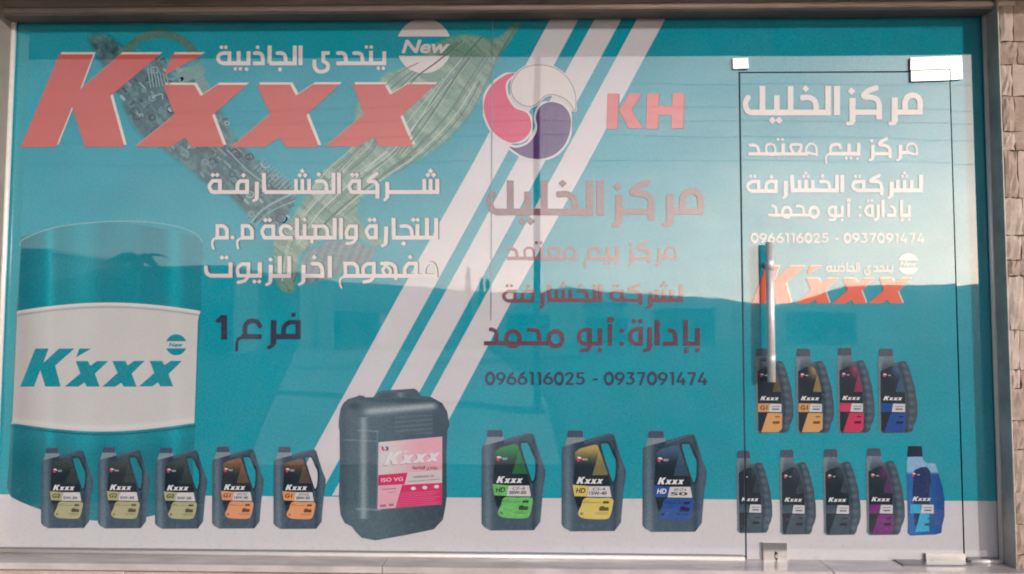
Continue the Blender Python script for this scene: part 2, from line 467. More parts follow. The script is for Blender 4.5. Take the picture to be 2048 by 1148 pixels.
# lettering set in the built-in typeface
def lettering(name, parent, body, rect, col, layer, bold=0.02, shear=0.0, label=None, skew=0.0):
    cu = bpy.data.curves.new('lettering', 'FONT'); cu.body = body; cu.offset = bold; cu.shear = shear; cu.resolution_u = 4
    ob = bpy.data.objects.new('lettering', cu)
    me0 = ob.to_mesh()
    n = len(me0.vertices)
    co = np.empty(n * 3); me0.vertices.foreach_get('co', co); co = co.reshape(-1, 3)
    faces = [tuple(p.vertices) for p in me0.polygons]
    ob.to_mesh_clear(); bpy.data.objects.remove(ob); bpy.data.curves.remove(cu)
    if n == 0: return None
    x0, x1 = co[:, 0].min(), co[:, 0].max(); y0, y1 = co[:, 1].min(), co[:, 1].max()
    u = rect[0] + (co[:, 0] - x0) / (x1 - x0) * (rect[2] - rect[0])
    v = rect[3] - (co[:, 1] - y0) / (y1 - y0) * (rect[3] - rect[1]) + skew * (u - rect[0])
    return print_mesh(name, u, v, faces, IDM, col, layer, parent, label)
# ================================================================== the setting
XL, XR = P(30, 60).x, P(1967, 60).x
XD1, XD2 = P(1478.5, 150).x, P(1900, 165).x        # middles of the gaps beside the door
ZB = P(700, 1103).z                                  # lower edge of the film
ZH = P(1000, 22, -0.08).z                            # lower edge of the shutter header
ZMARB = P(700, 1112, -0.02).z
GR = -0.30                                           # street level
GAP = 0.0036

def sheet(name, x0, x1, y0, y1, z, m, kind='structure'):
    o = world_mesh(name, [(x0, y0, z), (x1, y0, z), (x1, y1, z), (x0, y1, z)], [(0, 1, 2, 3)], m)
    return tag(o, kind=kind)
sheet('ground', -2080, 2080, -1680, 380, GR - 0.012, M['field'])
sheet('street', -400, 400, -75, -1.75, GR, M['asphalt'])
# pale concrete yard across the street, its near edge running away to the left
a, b = behind(592, 690, 60), None
def gpt(px, py, z=GR):                               # the mirrored ground point at a pixel
    d = ray(px, py); t = (z - CAM.z) / d.z
    return (CAM.x + d.x * t, -(CAM.y + d.y * t))
yard = [gpt(495, 930), gpt(590, 700), gpt(980, 700), gpt(1090, 800), gpt(1120, 930)]
o = world_mesh('concrete_yard', [(p[0], p[1], GR + 0.005) for p in yard], [tuple(range(len(yard)))], M['pale_yard']); tag(o, kind='structure')
g1, g2, g3, g4 = gpt(540, 779), gpt(1090, 815), gpt(1090, 827), gpt(540, 787)
o = world_mesh('yard_gutter', [(p[0], p[1], GR + 0.010) for p in (g1, g2, g3, g4)], [(0, 1, 2, 3)], M['asphalt']); tag(o, kind='structure')
pv = MB().box(-30, 30, -1.75, -0.2, GR - 0.1, GR + 0.13).build('pavement', M['concrete']); tag(pv, kind='structure')

# marble threshold: slab with a rough pink stone nose below it
th = thing('marble_threshold', (0, -0.1, ZMARB), 'grey pink marble threshold slab running under the whole shopfront', 'threshold')
YF = -0.165
slabs = [(-3.2, P(770, 1125, -0.1).x), (P(770, 1125, -0.1).x, P(1655, 1132, -0.1).x), (P(1655, 1132, -0.1).x, 3.6)]
for k, (x0, x1) in enumerate(slabs):
    MB().box(x0 + 0.0012, x1 - 0.0012, YF, 0.03, ZMARB - 0.028, ZMARB - 0.0006 * (k % 2), 0.003).build('slab', M['marble'], th)
nx = [-3.2, P(250, 1145, YF).x, P(790, 1145, YF).x, P(1130, 1145, YF).x, 1.2, 2.3, 3.6]
for k in range(len(nx) - 1):
    MB().box(nx[k] + 0.002, nx[k + 1] - 0.002, YF - 0.004 - 0.003 * (k % 2), 0.02, ZMARB - 0.20, ZMARB - 0.031, 0.004).build('edge_stone', M['riser'], th)
MB().box(-3.2, 3.6, YF + 0.012, 0.0, GR, ZMARB - 0.18).build('mortar_bed', M['mortar'], th)

# building: lintel wall above, wall to the left, interior
bld = thing('shop_building', (0, 0.2, GR), 'plastered shop building whose front wall frames the printed glass', 'building')
MB().box(XL - 5, XR + 4.5, 0.05, 0.35, ZH + 0.12, 3.6).build('wall', M['plaster'], bld)
MB().box(XL - 5, XL - 0.10, 0.02, 0.35, GR, ZH + 0.119).build('wall', M['plaster'], bld)
MB().box(XR + 1.06, XR + 4.5, 0.02, 0.35, GR, ZH + 0.119).build('wall', M['plaster'], bld)
MB().box(XL - 0.3, XR + 0.3, 0.4, 4.0, ZMARB - 0.12, ZMARB - 0.02).build('floor', M['room'], bld)
MB().box(XL - 0.3, XR + 0.3, 0.4, 4.0, ZH + 0.10, ZH + 0.16).build('ceiling', M['room'], bld)
MB().box(XL - 0.3, XR + 0.3, 4.0, 4.1, ZMARB - 0.1, 2.6).build('rear_wall', M['room'], bld)
for x in (XL - 0.4, XR + 0.3): MB().box(x, x + 0.1, 0.36, 4.0, ZMARB - 0.1, 2.6).build('side_wall', M['room'], bld)
# canopy above: its underside is the dark band mirrored along the top of the glass
CY = 1.0
CZ = P(1000, 115).z + (P(1000, 115).z - CAM.z) / 3.35 * CY
can = thing('canopy', (0, -0.5, CZ), 'concrete canopy slab projecting over the shopfront', 'canopy')
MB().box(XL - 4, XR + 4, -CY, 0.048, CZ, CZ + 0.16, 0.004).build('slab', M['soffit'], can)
MB().box(XL - 4, XR + 4, -CY - 0.02, -CY + 0.001, CZ + 0.05, CZ + 0.20, 0.004).build('fascia', M['plaster'], can)

# roller shutter header: dark box, rounded tan lip, dark under edge
hd = thing('shutter_header', (0, -0.05, ZH), 'brown metal roller shutter header along the top of the shopfront', 'shutter box')
z1 = P(1000, 8, -0.08).z; z0 = ZH
MB().box(XL - 0.3, XR + 0.10, -0.072, 0.045, z1 + 0.002, CZ - 0.004, 0.003).build('housing', M['header'], hd)
zm = (z0 + z1) / 2; rr = (z1 - z0) / 2
lipv = MB()
lipv.tube((XL - 0.3, -0.075, zm + 0.001), (XR + 0.085, -0.075, zm + 0.001), rr - 0.003, 24)
lipv.build('rounded_lip', M['lip'], hd, smooth=True)
MB().box(XL - 0.3, XR + 0.085, -0.080, 0.045, z0 - 0.006, z0 + 0.006, 0.002).build('bottom_flange', M['header'], hd)

# aluminium frame
XPL = P(2015, 600, -0.085).x
fr = thing('window_frame', (0, -0.06, ZMARB), 'aluminium frame with side guides and bottom rail around the glass', 'frame')
JP = 0.105
zt = ZH + 0.11
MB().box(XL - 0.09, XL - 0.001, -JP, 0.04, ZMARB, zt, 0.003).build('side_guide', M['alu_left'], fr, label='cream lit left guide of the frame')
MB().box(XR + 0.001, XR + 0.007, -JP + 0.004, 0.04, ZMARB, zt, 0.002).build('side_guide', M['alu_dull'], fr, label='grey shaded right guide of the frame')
MB().tube((XL + 0.004, -0.014, ZMARB + 0.002), (XL + 0.004, -0.014, zt), 0.011, 16).build('glazing_bead', M['bead'], fr, smooth=True)
MB().tube((XR - 0.003, -0.012, ZMARB + 0.002), (XR - 0.003, -0.012, zt), 0.010, 16).build('glazing_bead', M['bead'], fr, smooth=True)
for x0, x1 in ((XL + 0.012, XD1 - 0.012), (XD2 + 0.012, XR - 0.010)):
    rb = MB(); rb.box(x0, x1, -0.020, 0.012, ZMARB + 0.0005, ZB - 0.002, 0.004)
    rb.tube((x0, -0.022, (ZMARB + ZB) / 2), (x1, -0.022, (ZMARB + ZB) / 2), 0.0088, 14)
    rb.build('bottom_rail', M['bead'], fr, smooth=True)
    MB().box(x0, x1, -0.004, 0.0, ZB - 0.0015, ZB + 0.0045).build('rubber_gasket', M['shutter'], fr)
# solid near-black block that paints the shade of the gap between guide and stone
MB().box(XR + 0.0075, XPL - 0.001, -0.045, 0.04, ZMARB, zt, 0.002).build('recess_shade', M['dark'], fr)

# stone pilaster to the right of the frame, block by block
ps = thing('stone_pilaster', (XR + 0.5, -0.05, GR), 'rough cream stone pilaster at the right end of the shopfront', 'pilaster')
MB().box(XPL, XR + 1.05, -0.062, 0.34, GR, CZ - 0.002).build('mortar_bed', M['mortar'], ps)
rs = random.Random(11)
edges = [P(2030, y, -0.09).z for y in (-60, -2, 82, 128, 191, 262, 300, 395, 470, 520, 552, 660, 740, 778, 842, 900, 985, 1050, 1110, 1170)]
z = edges[-1]
while z > GR + 0.14: z -= rs.uniform(0.1, 0.16); edges.append(z)
z = edges[0]
ups = []
while z < CZ - 0.05: z += rs.uniform(0.10, 0.17); ups.append(min(z, CZ - 0.004))
edges = list(reversed(ups)) + edges
for k in range(len(edges) - 1):
    zt_, zb_ = edges[k], edges[k + 1]
    x = XPL + rs.uniform(-0.004, 0.012); first = True
    while x < XR + 1.05:
        w = rs.uniform(0.045, 0.075) if first else rs.uniform(0.16, 0.34)
        x1 = min(x + w, XR + 1.05)
        if XR + 1.05 - x1 < 0.06: x1 = XR + 1.05
        g = 0.0018
        # block with a jittered, pillowed face
        n = 4; vv = []; ff = []
        for j in range(n + 1):
            for i in range(n + 1):
                fu, fv = i / n, j / n
                ed = min(fu, 1 - fu, fv, 1 - fv) * n
                jx = rs.uniform(-1, 1) * 0.003; jz = rs.uniform(-1, 1) * 0.003
                yy = -0.088 - rs.uniform(-0.004, 0.004) + (0.006 if ed < 0.5 else 0.0)
                vv.append((x + g + (x1 - x - 2 * g) * fu + jx, yy, zb_ + g + (zt_ - zb_ - 2 * g) * fv + jz))
        for j in range(n):
            for i in range(n):
                q = j * (n + 1) + i; ff.append((q, q + 1, q + n + 2, q + n + 1))
        bnd = [i for i in range(n + 1)] + [j * (n + 1) + n for j in range(1, n + 1)] + [n * (n + 1) + i for i in range(n - 1, -1, -1)] + [j * (n + 1) for j in range(n - 1, 0, -1)]
        base = len(vv)
        for q in bnd: vv.append((vv[q][0], -0.05, vv[q][2]))
        for t in range(len(bnd)):
            t2 = (t + 1) % len(bnd); ff.append((bnd[t2], bnd[t], base + t, base + t2))
        world_mesh('stone', vv, ff, M['stone2'] if rs.random() < 0.4 else M['stone'], ps)
        x = x1; first = False

# ================================================================== the shopfront: panes
win = thing('shop_window', ((XL + XD1) / 2, 0, ZMARB), 'wide fixed shop window covered with teal oil advertising film left of the door', 'shop window')
door = thing('glass_door', ((XD1 + XD2) / 2, 0, ZMARB), 'frameless glass door with long steel pull handle and white lettering', 'glass door')
side = thing('side_window', (XR, 0, ZMARB), 'narrow fixed glass panel right of and above the glass door', 'side window')
ZDT = P(1690, 144).z                                  # gap above the door
ZDB = P(1700, 1128).z
TOP = ZH + 0.10
def pane(parent, x0, x1, z0, z1): MB().box(x0, x1, 0.0008, 0.0108, z0, z1).build('glass_pane', M['glass'], parent)
XS = P(983.5, 400).x
pane(win, XL, XS - 0.001, ZMARB + 0.004, TOP); pane(win, XS + 0.001, XD1 - GAP, ZMARB + 0.004, TOP)
pane(door, XD1 + GAP, XD2 - 0.003, ZDB, ZDT - 0.004)
pane(side, XD2 + 0.003, XR, ZMARB + 0.004, ZDT + 0.003); pane(side, XD1 - GAP + 0.001, XR, ZDT + 0.0035, TOP)

TEAL = (6, 150, 166)
for nm, par, bx_ in (('gap_strip', win, (XD1 - GAP - 0.001, XD1 - 0.0002, 0.002, 0.009, ZB, ZDT)), ('gap_strip', door, (XD1 + 0.0002, XD1 + GAP + 0.001, 0.002, 0.009, ZDB, ZDT - 0.005)),
                     ('gap_strip', side, (XD1 + GAP, XD2 + 0.002, 0.0115, 0.016, ZDT - 0.006, ZDT + 0.006)), ('gap_strip', side, (XD2 - 0.004, XD2 + 0.004, 0.0115, 0.016, ZDB, ZDT))):
    MB().box(*bx_).build(nm, M['gap_fill'], par)  # added strips, only there to lighten the black gaps round the door
WHITE = (203, 201, 203)
def Wp(x, z): return Q(x, 0, z)
ydiv = lambda px: 988.7 + (1001.9 - 988.7) / 1920 * px
def teal_col(U, V):
    t = fbm(U / 90.0, V / 90.0, 3) - 0.5
    base = mixc(TEAL, (14, 146, 160), 0.5 + t)
    return base
def film(parent, x0, x1, z0, z1, name='background_film'):
    zd0, zd1 = P(*(lambda q: (q, ydiv(q)))(Wp(x0, 0.3)[0])).z, P(*(lambda q: (q, ydiv(q)))(Wp(x1, 0.3)[0])).z
    if z0 < zd0:
        t = poly(name, parent, [Wp(x0, zd0), Wp(x1, zd1), Wp(x1, z1), Wp(x0, z1)], TEAL, 0, label='teal upper film')
        w = poly(name, parent, [Wp(x0, z0), Wp(x1, z0), Wp(x1, zd1), Wp(x0, zd0)], WHITE, 0, label='white lower band of the film')
    else:
        t = poly(name, parent, [Wp(x0, z0), Wp(x1, z0), Wp(x1, z1), Wp(x0, z1)], TEAL, 0, label='teal film')
film(win, XL, XD1 - GAP, ZB, TOP)
film(door, XD1 + GAP, XD2 - 0.003, ZDB, ZDT - 0.004)
film(side, XD2 + 0.003, XR, ZB, ZDT + 0.003)
film(side, XD1 - GAP + 0.001, XR, ZDT + 0.0035, TOP)
# butt joint between the two fixed panes
q0, q1 = Wp(XS, P(983, 640).z), Wp(XS, TOP)
poly('pane_joint', win, [(q0[0] - 0.8, q0[1]), (q0[0] + 0.6, q0[1]), (q1[0] + 0.6, q1[1]), (q1[0] - 0.8, q1[1])], (110, 150, 158), 12)

door.rotation_euler = (0.0009, 0, 0.0022); side.rotation_euler = (-0.0006, 0, -0.0012)
# ================================================================== the printed artwork
# white stripes
def xl(pts, y):
    p = pts
    for k in range(len(p) - 1):
        if y <= p[k + 1][1] or k == len(p) - 2:
            (xa, ya), (xb, yb) = p[k], p[k + 1]; return xa + (xb - xa) * (y - ya) / (yb - ya)
s1l = [(1089.5, 59), (938.5, 340), (803.4, 580), (627.6, 900)]; s1r = [(1145.8, 59), (996, 340), (865, 580), (755, 780)]
s2l = [(1178, 59), (1023, 340), (892.7, 580), (781.4, 780)]; s2r = [(1231.6, 59), (1080.6, 340), (951, 580), (841, 780)]
s3l = [(1262.7, 59), (1111.7, 340), (977, 580), (868, 780)]; s3r = [(1319, 59), (1168, 340), (1035, 580), (928, 782)]
for lft, rgt, yend in ((s1l, s1r, 991), (s2l, s2r, 991), (s3l, s3r, 960)):
    ys = [5, 59, 340, 580, 780, 900, yend]
    poly('white_stripe', win, [(xl(lft, y), y) for y in ys] + [(xl(rgt, y), y) for y in reversed(ys)], WHITE, 2)

# oil drum: teal body, white band, rims, lettering
def lerp(t, a, b): return a + (b - a) * t
drumL = lambda V: np.interp(V, [470, 607, 862, 985, 1030], [42, 34, 22, 14, 60])
drumR = lambda V: np.interp(V, [470, 607, 862, 990], [405, 400, 388, 383])
def streaks(x, base, amp):
    b = np.asarray(base, float)[None, :] * np.ones((len(x), 1))
    for c, w, k in ((50, 26, -0.28), (100, 9, 0.45), (168, 26, 0.30), (258, 30, 0.10), (350, 14, 0.40), (300, 30, -0.06), (205, 14, -0.05)):
        b += (amp * k * np.exp(-((x - c) / w) ** 2))[:, None] * np.array([0.5, 1, 1]) * 60
    return b
drum = ink('printed_oil_drum', win, [G((42, 500), *[(lerp(t, 42, 405), 474 - 32 * math.sin(math.pi * t) + (0 if t < .5 else 4)) for t in np.linspace(0, 1, 24)],
      (402, 610), (390, 860), (384, 990), *[(lerp(t, 384, 14), 990 + 54 * math.sin(math.pi * (0.08 + 0.92 * t)) ** 0.8 - 2) for t in np.linspace(0, 0.98, 20)], (14, 975), (22, 862), (34, 607))],
      IDM, lambda U, V: streaks(U, (12, 134, 148), 1.0) * (1 - 0.10 * np.clip((V - 870) / 40, 0, 1) - 0.06 * np.clip((60 - U) / 40, 0, 1))[:, None], 1,
      step=3, label='teal printed oil drum with a white band')
rim = csm([(40, 492), (48, 478), (110, 455), (200, 444), (280, 443), (350, 452), (392, 468), (405, 485)])
ink('rim', drum, [('C', 2.2, rim)], IDM, (120, 168, 176), 2, step=1.2)
band_pts = [(34, 622)] + [(lerp(t, 34, 401), 622 - 17 * math.sin(math.pi * t) ** 0.9 - 0 * t) for t in np.linspace(0.02, 0.98, 20)] + [(401, 622), (396, 640), (389, 845), (392, 847)] + \
    [(lerp(t, 389, 22), 846 + 17 * math.sin(math.pi * t)) for t in np.linspace(0.02, 0.98, 20)] + [(22, 848), (25, 842), (34, 640)]
def band_col(U, V):
    b = streaks(U, (198, 199, 196), 0.16)
    b = b * (1 - 0.10 * np.exp(-((U - 40) / 30) ** 2))[:, None]
    yt = 622 - 17 * np.sin(math.pi * np.clip((U - 34) / 367, 0, 1)) ** 0.9; yb = 846 + 17 * np.sin(math.pi * np.clip((U - 22) / 367, 0, 1))
    b = b + 16 * np.exp(-((V - yt - 3) / 2.5) ** 2)[:, None] - 40 * np.exp(-((V - yt - 9) / 1.6) ** 2)[:, None]
    b = b + 12 * np.exp(-((V - yb + 7) / 6) ** 2)[:, None]
    return b
ink('white_band', drum, [G(*band_pts)], IDM, band_col, 3, step=2)
yb_line = [(lerp(t, 22, 390), 852 + 17 * math.sin(math.pi * t)) for t in np.linspace(0.0, 1, 14)]
ink('rim', drum, [('C', 3.0, yb_line)], IDM, (22, 104, 116), 2, step=1.2)

# the big three-x logotype
LOGO = {
 'K': [(117.1 + 2, 109), (187.3, 109), (161, 178.5), (241, 109), (320.5, 109), (221.5, 192.5), (249.5, 294), (170.6, 294), (145, 213.5), (113, 294), (42, 295)],
 'a': [(345, 109), (407, 109), (328.5, 152)],
 'x1': [(326.6, 170), (388.8, 170), (402, 192.3), (434.8, 170), (493.9, 170), (425, 231.3), (448.7, 294), (382.4, 294), (372, 274.5), (340.6, 294), (269.8, 294), (349.8, 230)],
 'x2': [(514, 169.5), (580.6, 169.5), (592.5, 191), (626.5, 169), (679.8, 169), (613.2, 231), (638.4, 294.6), (571.8, 294.6), (560.8, 275.4), (528.8, 294.6), (462.2, 294.6), (540.7, 228)],
 'x3': [(705, 169), (768.7, 169), (780.5, 189.5), (814.6, 169), (870.8, 169), (801.2, 234), (826.4, 293.2), (759.8, 293.2), (748, 274), (718.3, 293.2), (650.2, 293.2), (728.7, 228)]}
def logo(parent, rect, col, layer, keys=('K', 'a', 'x1', 'x2', 'x3'), hl=None, hlo=(4.6, -4.4), name='logo_lettering', skew=0.0, clip=None, hr=0.0):
    """rect: px x0, y0 (K top), x1, y1 (baseline)"""
    x0, y0, x1, y1 = rect; bx = (x1 - x0) / (870.8 - 42); by = (y1 - y0) / (294 - 109)
    mp = (x0 - 42 * bx, bx, y0 - 109 * by - skew * x0 + skew * 42 * bx * 0, by, skew * bx)
    def one(nm, c, lay, off):
        m2 = (mp[0] + off[0], mp[1], mp[2] + off[1] + skew * (x0 - 42 * bx) , mp[3], mp[4])
        if clip is None: poly(nm, parent, [LOGO[k] for k in keys], c, lay, m2)
        else: ink(nm, parent, [('G', LOGO[k]) for k in keys], m2, c, lay, step=1.0, clip=clip)
    if hl is not None: one(name, hl, layer, hlo)
    one(name, col, layer + 1, (0, 0))
RED = (194, 97, 86)
logo(win, (42, 109, 870.8, 294), RED, 6, hl=(214, 208, 200))
logo(drum, (41, 697, 364.5, 773), (30, 140, 154), 5)

# engine picture and splash of oil behind the logotype
def blob(pts): return lambda U, V: f_poly(U, V, smooth(pts, 4))
eng = [(168, 66), (215, 60), (262, 92), (330, 108), (352, 150), (395, 150), (440, 200), (476, 268), (540, 330), (600, 372), (590, 420), (560, 462), (505, 446), (455, 400), (430, 392), (330, 312), (262, 262), (228, 190), (182, 110)]
def eng_col(U, V):
    a = (U - V * 0.9) ; b = (U * 0.9 + V)
    n = fbm(U / 15, V / 15, 5); m = fbm(a / 7 + 30, b / 26 + 9, 3); k = np.abs(fbm(U / 22 + 50, V / 22, 3) - 0.5) * 5
    stripes = 0.5 + 0.5 * np.sin(b / 3.1) ; ga = sst(0.52, 0.58, fbm(a / 40 + 5, b / 40, 2))
    t = 0.15 + 0.7 * sst(0.42, 0.66, n * 0.6 + m * 0.4) + 0.16 * ga * (stripes - 0.5) - 0.25 * (k < 0.25)
    c = mixc((62, 82, 86), (116, 148, 146), 0.1 + 0.75 * t)
    return mixc(TEAL, c, 0.92 * sst(2, 16, -blob(eng)(U, V)))
piece('engine_picture', win, lambda U, V: blob(eng)(U, V) + 6 * (fbm(U / 14, V / 14, 3) - 0.5) * 2, (150, 40, 620, 480), IDM, 2.2, eng_col, 2, 'grey printed engine parts behind the red lettering')
# gear ring at the top and white cap
ink('engine_picture', win, [('A', 15, 320, 130, 74, 62)], IDM, lambda U, V: mixc((70, 120, 108), (96, 128, 122), fbm(U / 20, V / 20, 3)), 3, step=2, label='pale ring of the printed engine', clip=lambda x, y: np.maximum(y - 122, 58 - y + 0 * x))
ink('engine_picture', win, [G((348, 148), (398, 126), (412, 140), (408, 152), (430, 186), (416, 196), (398, 176), (388, 158), (362, 168))], IDM, (110, 150, 142), 3, step=2, label='pale filler cap of the printed engine')
rb = random.Random(5)
eng_clip = lambda x, y: f_poly(x, y, smooth(eng, 4)) + 3
def along(t, off):                                   # a point down the length of the printed engine
    return (lerp(t, 235, 575) - off * 0.72, lerp(t, 110, 432) + off * 0.69)
for tone, lay, n, seed in (((52, 64, 76), 3, 54, 8), ((116, 146, 150), 4, 64, 9), ((146, 176, 176), 5, 26, 10)):
    rr_ = random.Random(seed); pr = []
    for k in range(n):
        cx, cy = along(rr_.random(), rr_.uniform(-58, 62)); kind = rr_.random(); s_ = rr_.uniform(5, 15)
        dx, dy = 0.72, 0.69
        if kind < 0.25: pr.append(('A', rr_.uniform(1.6, 3.5), cx, cy, s_ * 0.7, s_ * 0.6))
        elif kind < 0.55: pr.append(('L', rr_.uniform(2, 6), [(cx, cy), (cx + dx * s_ * 1.6, cy + dy * s_ * 1.6)]))
        elif kind < 0.75: pr.append(('L', rr_.uniform(2, 4), [(cx, cy), (cx + dy * s_, cy - dx * s_)]))
        elif kind < 0.9:
            for j in range(4): pr.append(('L', 1.6, [(cx + j * 4 * dx, cy + j * 4 * dy), (cx + j * 4 * dx + dy * s_, cy + j * 4 * dy - dx * s_)]))
        else: pr.append(('C', 2.2, [(cx, cy), (cx + s_, cy - s_ * 0.3), (cx + s_ * 1.2, cy + s_ * 0.7)]))
    ink('engine_picture', win, pr, IDM, tone, lay, step=1.4, label='fine machine parts of the printed engine', clip=eng_clip)
ribs = []
for k in range(13):
    t = k / 12; cx, cy = 530 + 74 * t, 318 + 60 * t
    ribs.append(('C', 2.0, [(cx, cy), (cx - 22, cy + 20)]))
for k in range(7): ribs.append(('C', 2.4, [(296 + 6 * k, 136 + 2 * k), (302 + 6 * k, 176 - k)]))
ribs += [('C', 4.5, [(498, 452), (525, 420), (575, 392), (604, 384)]), ('C', 2.5, [(506, 458), (540, 424), (590, 402)]), ('C', 3, [(455, 300), (500, 345), (540, 372)])]
ribs += [('L', 14, [(352, 140), (402, 118)])]
ink('engine_picture', win, ribs, IDM, (128, 162, 166), 6, step=1.4, label='light fins and rings of the printed engine', clip=lambda x, y: f_poly(x, y, smooth(eng, 4)) - 14)
pis = [(598, 522), (640, 486), (700, 482), (745, 488), (742, 520), (700, 535), (660, 556), (612, 566), (596, 548)]
def pis_col(U, V):
    s = 0.5 + 0.5 * np.sin((U * 0.9 + V * 0.35) / 2.4)
    return mixc((84, 112, 122), (140, 158, 160), 0.25 + 0.35 * s + 0.4 * (fbm(U / 12, V / 12, 3) - 0.3))
piece('engine_picture', win, lambda U, V: blob(pis)(U, V), (580, 460, 800, 600), IDM, 1.8, pis_col, 2, 'grey printed gear at the foot of the splash')
spl = [(1052, 40), (1030, 80), (1000, 122), (985, 165), (958, 215), (915, 268), (868, 308), (815, 338), (765, 368), (735, 392), (722, 420), (735, 452), (772, 478), (760, 500), (720, 486), (672, 478), (632, 494), (605, 520), (600, 566), (590, 590), (566, 590), (548, 570), (540, 500), (546, 470), (585, 420), (640, 340), (690, 300), (702, 250), (708, 205), (745, 170), (770, 140), (825, 122), (870, 80), (930, 62), (990, 70), (1020, 44)]
def spl_col(U, V):
    # streaks run along the pour
    t = (U + V * 1.1); w = (U * 0.75 - V * 0.85)
    fl = fbm(w / 13 + 1.5 * fbm(U / 70, V / 70, 2), t / 150, 4)
    l = sst(0.3, 0.75, fl)
    c = mixc((116, 146, 128), (156, 174, 152), l)
    dark = (np.abs(fbm(w / 16 + 3, t / 190 + 4, 3) - 0.5) < 0.018)
    c = np.where(dark[:, None], c * 0.84, c)
    edge = sst(690, 560, 0 * U + V) * sst(860, 1000, U)
    c = mixc(c, (158, 160, 158), 0) if False else c * (1 - 0.0 * edge[:, None]) + 0
    g = np.clip((U - 900) / 130, 0, 1)[:, None] * 0.45
    c = c * (1 - g) + np.array([118, 128, 120]) * g
    return mixc(TEAL, c, 0.94 * sst(1, 12, -blob(spl)(U, V)))
piece('oil_splash', win, lambda U, V: blob(spl)(U, V) + 4 * (fbm(U / 12, V / 12, 3) - 0.5) * 2, (530, 20, 1075, 610), IDM, 2.2, spl_col, 3, 'pale green printed oil pouring down behind the lettering')
outer = [(1046, 52), (1010, 110), (985, 165), (950, 228), (905, 275), (850, 318), (800, 350), (742, 388), (690, 430), (640, 480), (596, 566)]
inner = [(885, 92), (830, 126), (780, 150), (738, 190), (716, 240), (706, 290), (660, 335), (618, 385), (580, 430), (556, 490), (552, 560)]
spl_clip = lambda x, y: f_poly(x, y, smooth(spl, 4)) + 4
rl = random.Random(21)
for tone, lay, n, w in (((96, 126, 116), 4, 17, 2.4), ((178, 190, 180), 5, 11, 1.6), ((80, 108, 104), 6, 9, 1.5)):
    pr = []
    for k in range(n):
        f = rl.random(); i0 = rl.randint(0, 5); i1 = min(10, i0 + rl.randint(3, 6)); dr = rl.uniform(-0.12, 0.12)
        pr.append(('C', w * rl.uniform(0.6, 1.5), [(lerp(min(1, max(0, f + dr * (i - i0) / 5)), outer[i][0], inner[i][0]), lerp(min(1, max(0, f + dr * (i - i0) / 5)), outer[i][1], inner[i][1])) for i in range(i0, i1 + 1)]))
    ink('oil_splash', win, pr, IDM, tone, lay, step=1.3, label='fine flow lines in the printed oil', clip=spl_clip)

# round emblem of three commas
def ez(pts): return smooth([(900 + x / 3.377, y / 3.377) for x, y in pts], 5)
e_red = ez([(440, 495), (370, 510), (290, 570), (240, 650), (230, 740), (255, 830), (300, 900), (370, 950), (430, 965), (500, 940), (545, 880), (545, 810), (515, 760), (440, 730), (395, 670), (378, 610), (385, 550)])
e_wht = ez([(412, 600), (425, 545), (470, 480), (540, 447), (620, 440), (710, 462), (790, 525), (835, 600), (850, 680), (842, 752), (815, 705), (770, 665), (700, 640), (640, 650), (590, 700), (540, 720), (480, 705), (430, 660)])
e_pur = ez([(580, 790), (605, 725), (650, 695), (700, 690), (765, 715), (808, 775), (815, 860), (785, 960), (720, 1035), (640, 1070), (560, 1073), (480, 1050), (400, 992), (450, 998), (520, 975), (570, 920), (590, 860)])
em = ink('round_emblem', win, [('G', e_red), ('G', e_pur)], IDM, (214, 208, 206), 4, grow=4.2, step=1.2, label='three comma emblem in pink, white and purple')
ink('comma', em, [('G', e_wht)], IDM, (205, 200, 196), 5, grow=3.0, step=1.2)
ink('comma', em, [('G', e_wht)], IDM, (110, 112, 112), 6, grow=0.6, step=0.9)
ink('comma', em, [('G', e_wht)], IDM, (212, 206, 200), 7, grow=-0.7, step=1.2)
ink('comma', em, [('G', e_red)], IDM, (206, 76, 108), 7, step=1.2)
ink('comma', em, [('G', e_pur)], IDM, lambda U, V: mixc((100, 78, 124), (84, 66, 112), (V - 200) / 100), 7, step=1.2)

# KH
def kh(pts): return [(1190 + x / 9.752, 165 + y / 9.752) for x, y in pts]
KH = [kh([(245, 215), (450, 215), (430, 905), (220, 905)]), kh([(670, 215), (905, 215), (700, 535), (925, 890), (650, 895), (470, 535)]),
      kh([(1015, 215), (1240, 215), (1230, 455), (1505, 455), (1510, 210), (1735, 210), (1705, 890), (1485, 895), (1490, 630), (1235, 630), (1215, 905), (990, 905)])]
poly('initials', win, KH, (130, 104, 108), 4, mp=(3.2, 1, 1.0, 1))
poly('initials', win, KH, (208, 112, 110), 5, label='pink red capital initials KH')

# roundels with the word New
def roundel(parent, cx, cy, r, ytop, ybot, col, layer, txt=None):
    def cap(y, up):
        a = math.asin(max(-1, min(1, (cy - y) / r)))
        if up: return [(cx + r * math.cos(t), cy - r * math.sin(t)) for t in np.linspace(a, math.pi - a, 24)]
        a = math.asin(max(-1, min(1, (y - cy) / r)))
        return [(cx + r * math.cos(t), cy + r * math.sin(t)) for t in np.linspace(a, math.pi - a, 24)]
    poly('roundel', parent, [cap(ytop, True), cap(ybot, False)], col, layer)
    lettering('new_lettering', parent, 'New', txt, col, layer, bold=0.03, shear=0.25)
roundel(win, 848, 92, 55, 73.5, 112, (208, 203, 200), 6, (803, 80, 900, 107))
roundel(drum, 352.8, 689.5, 21, 682.5, 696.5, (30, 140, 154), 5, (338, 685, 366, 694))
roundel(door, 1816, 528, 21, 520.5, 535.5, (222, 218, 212), 6, (1799, 523, 1834, 533))
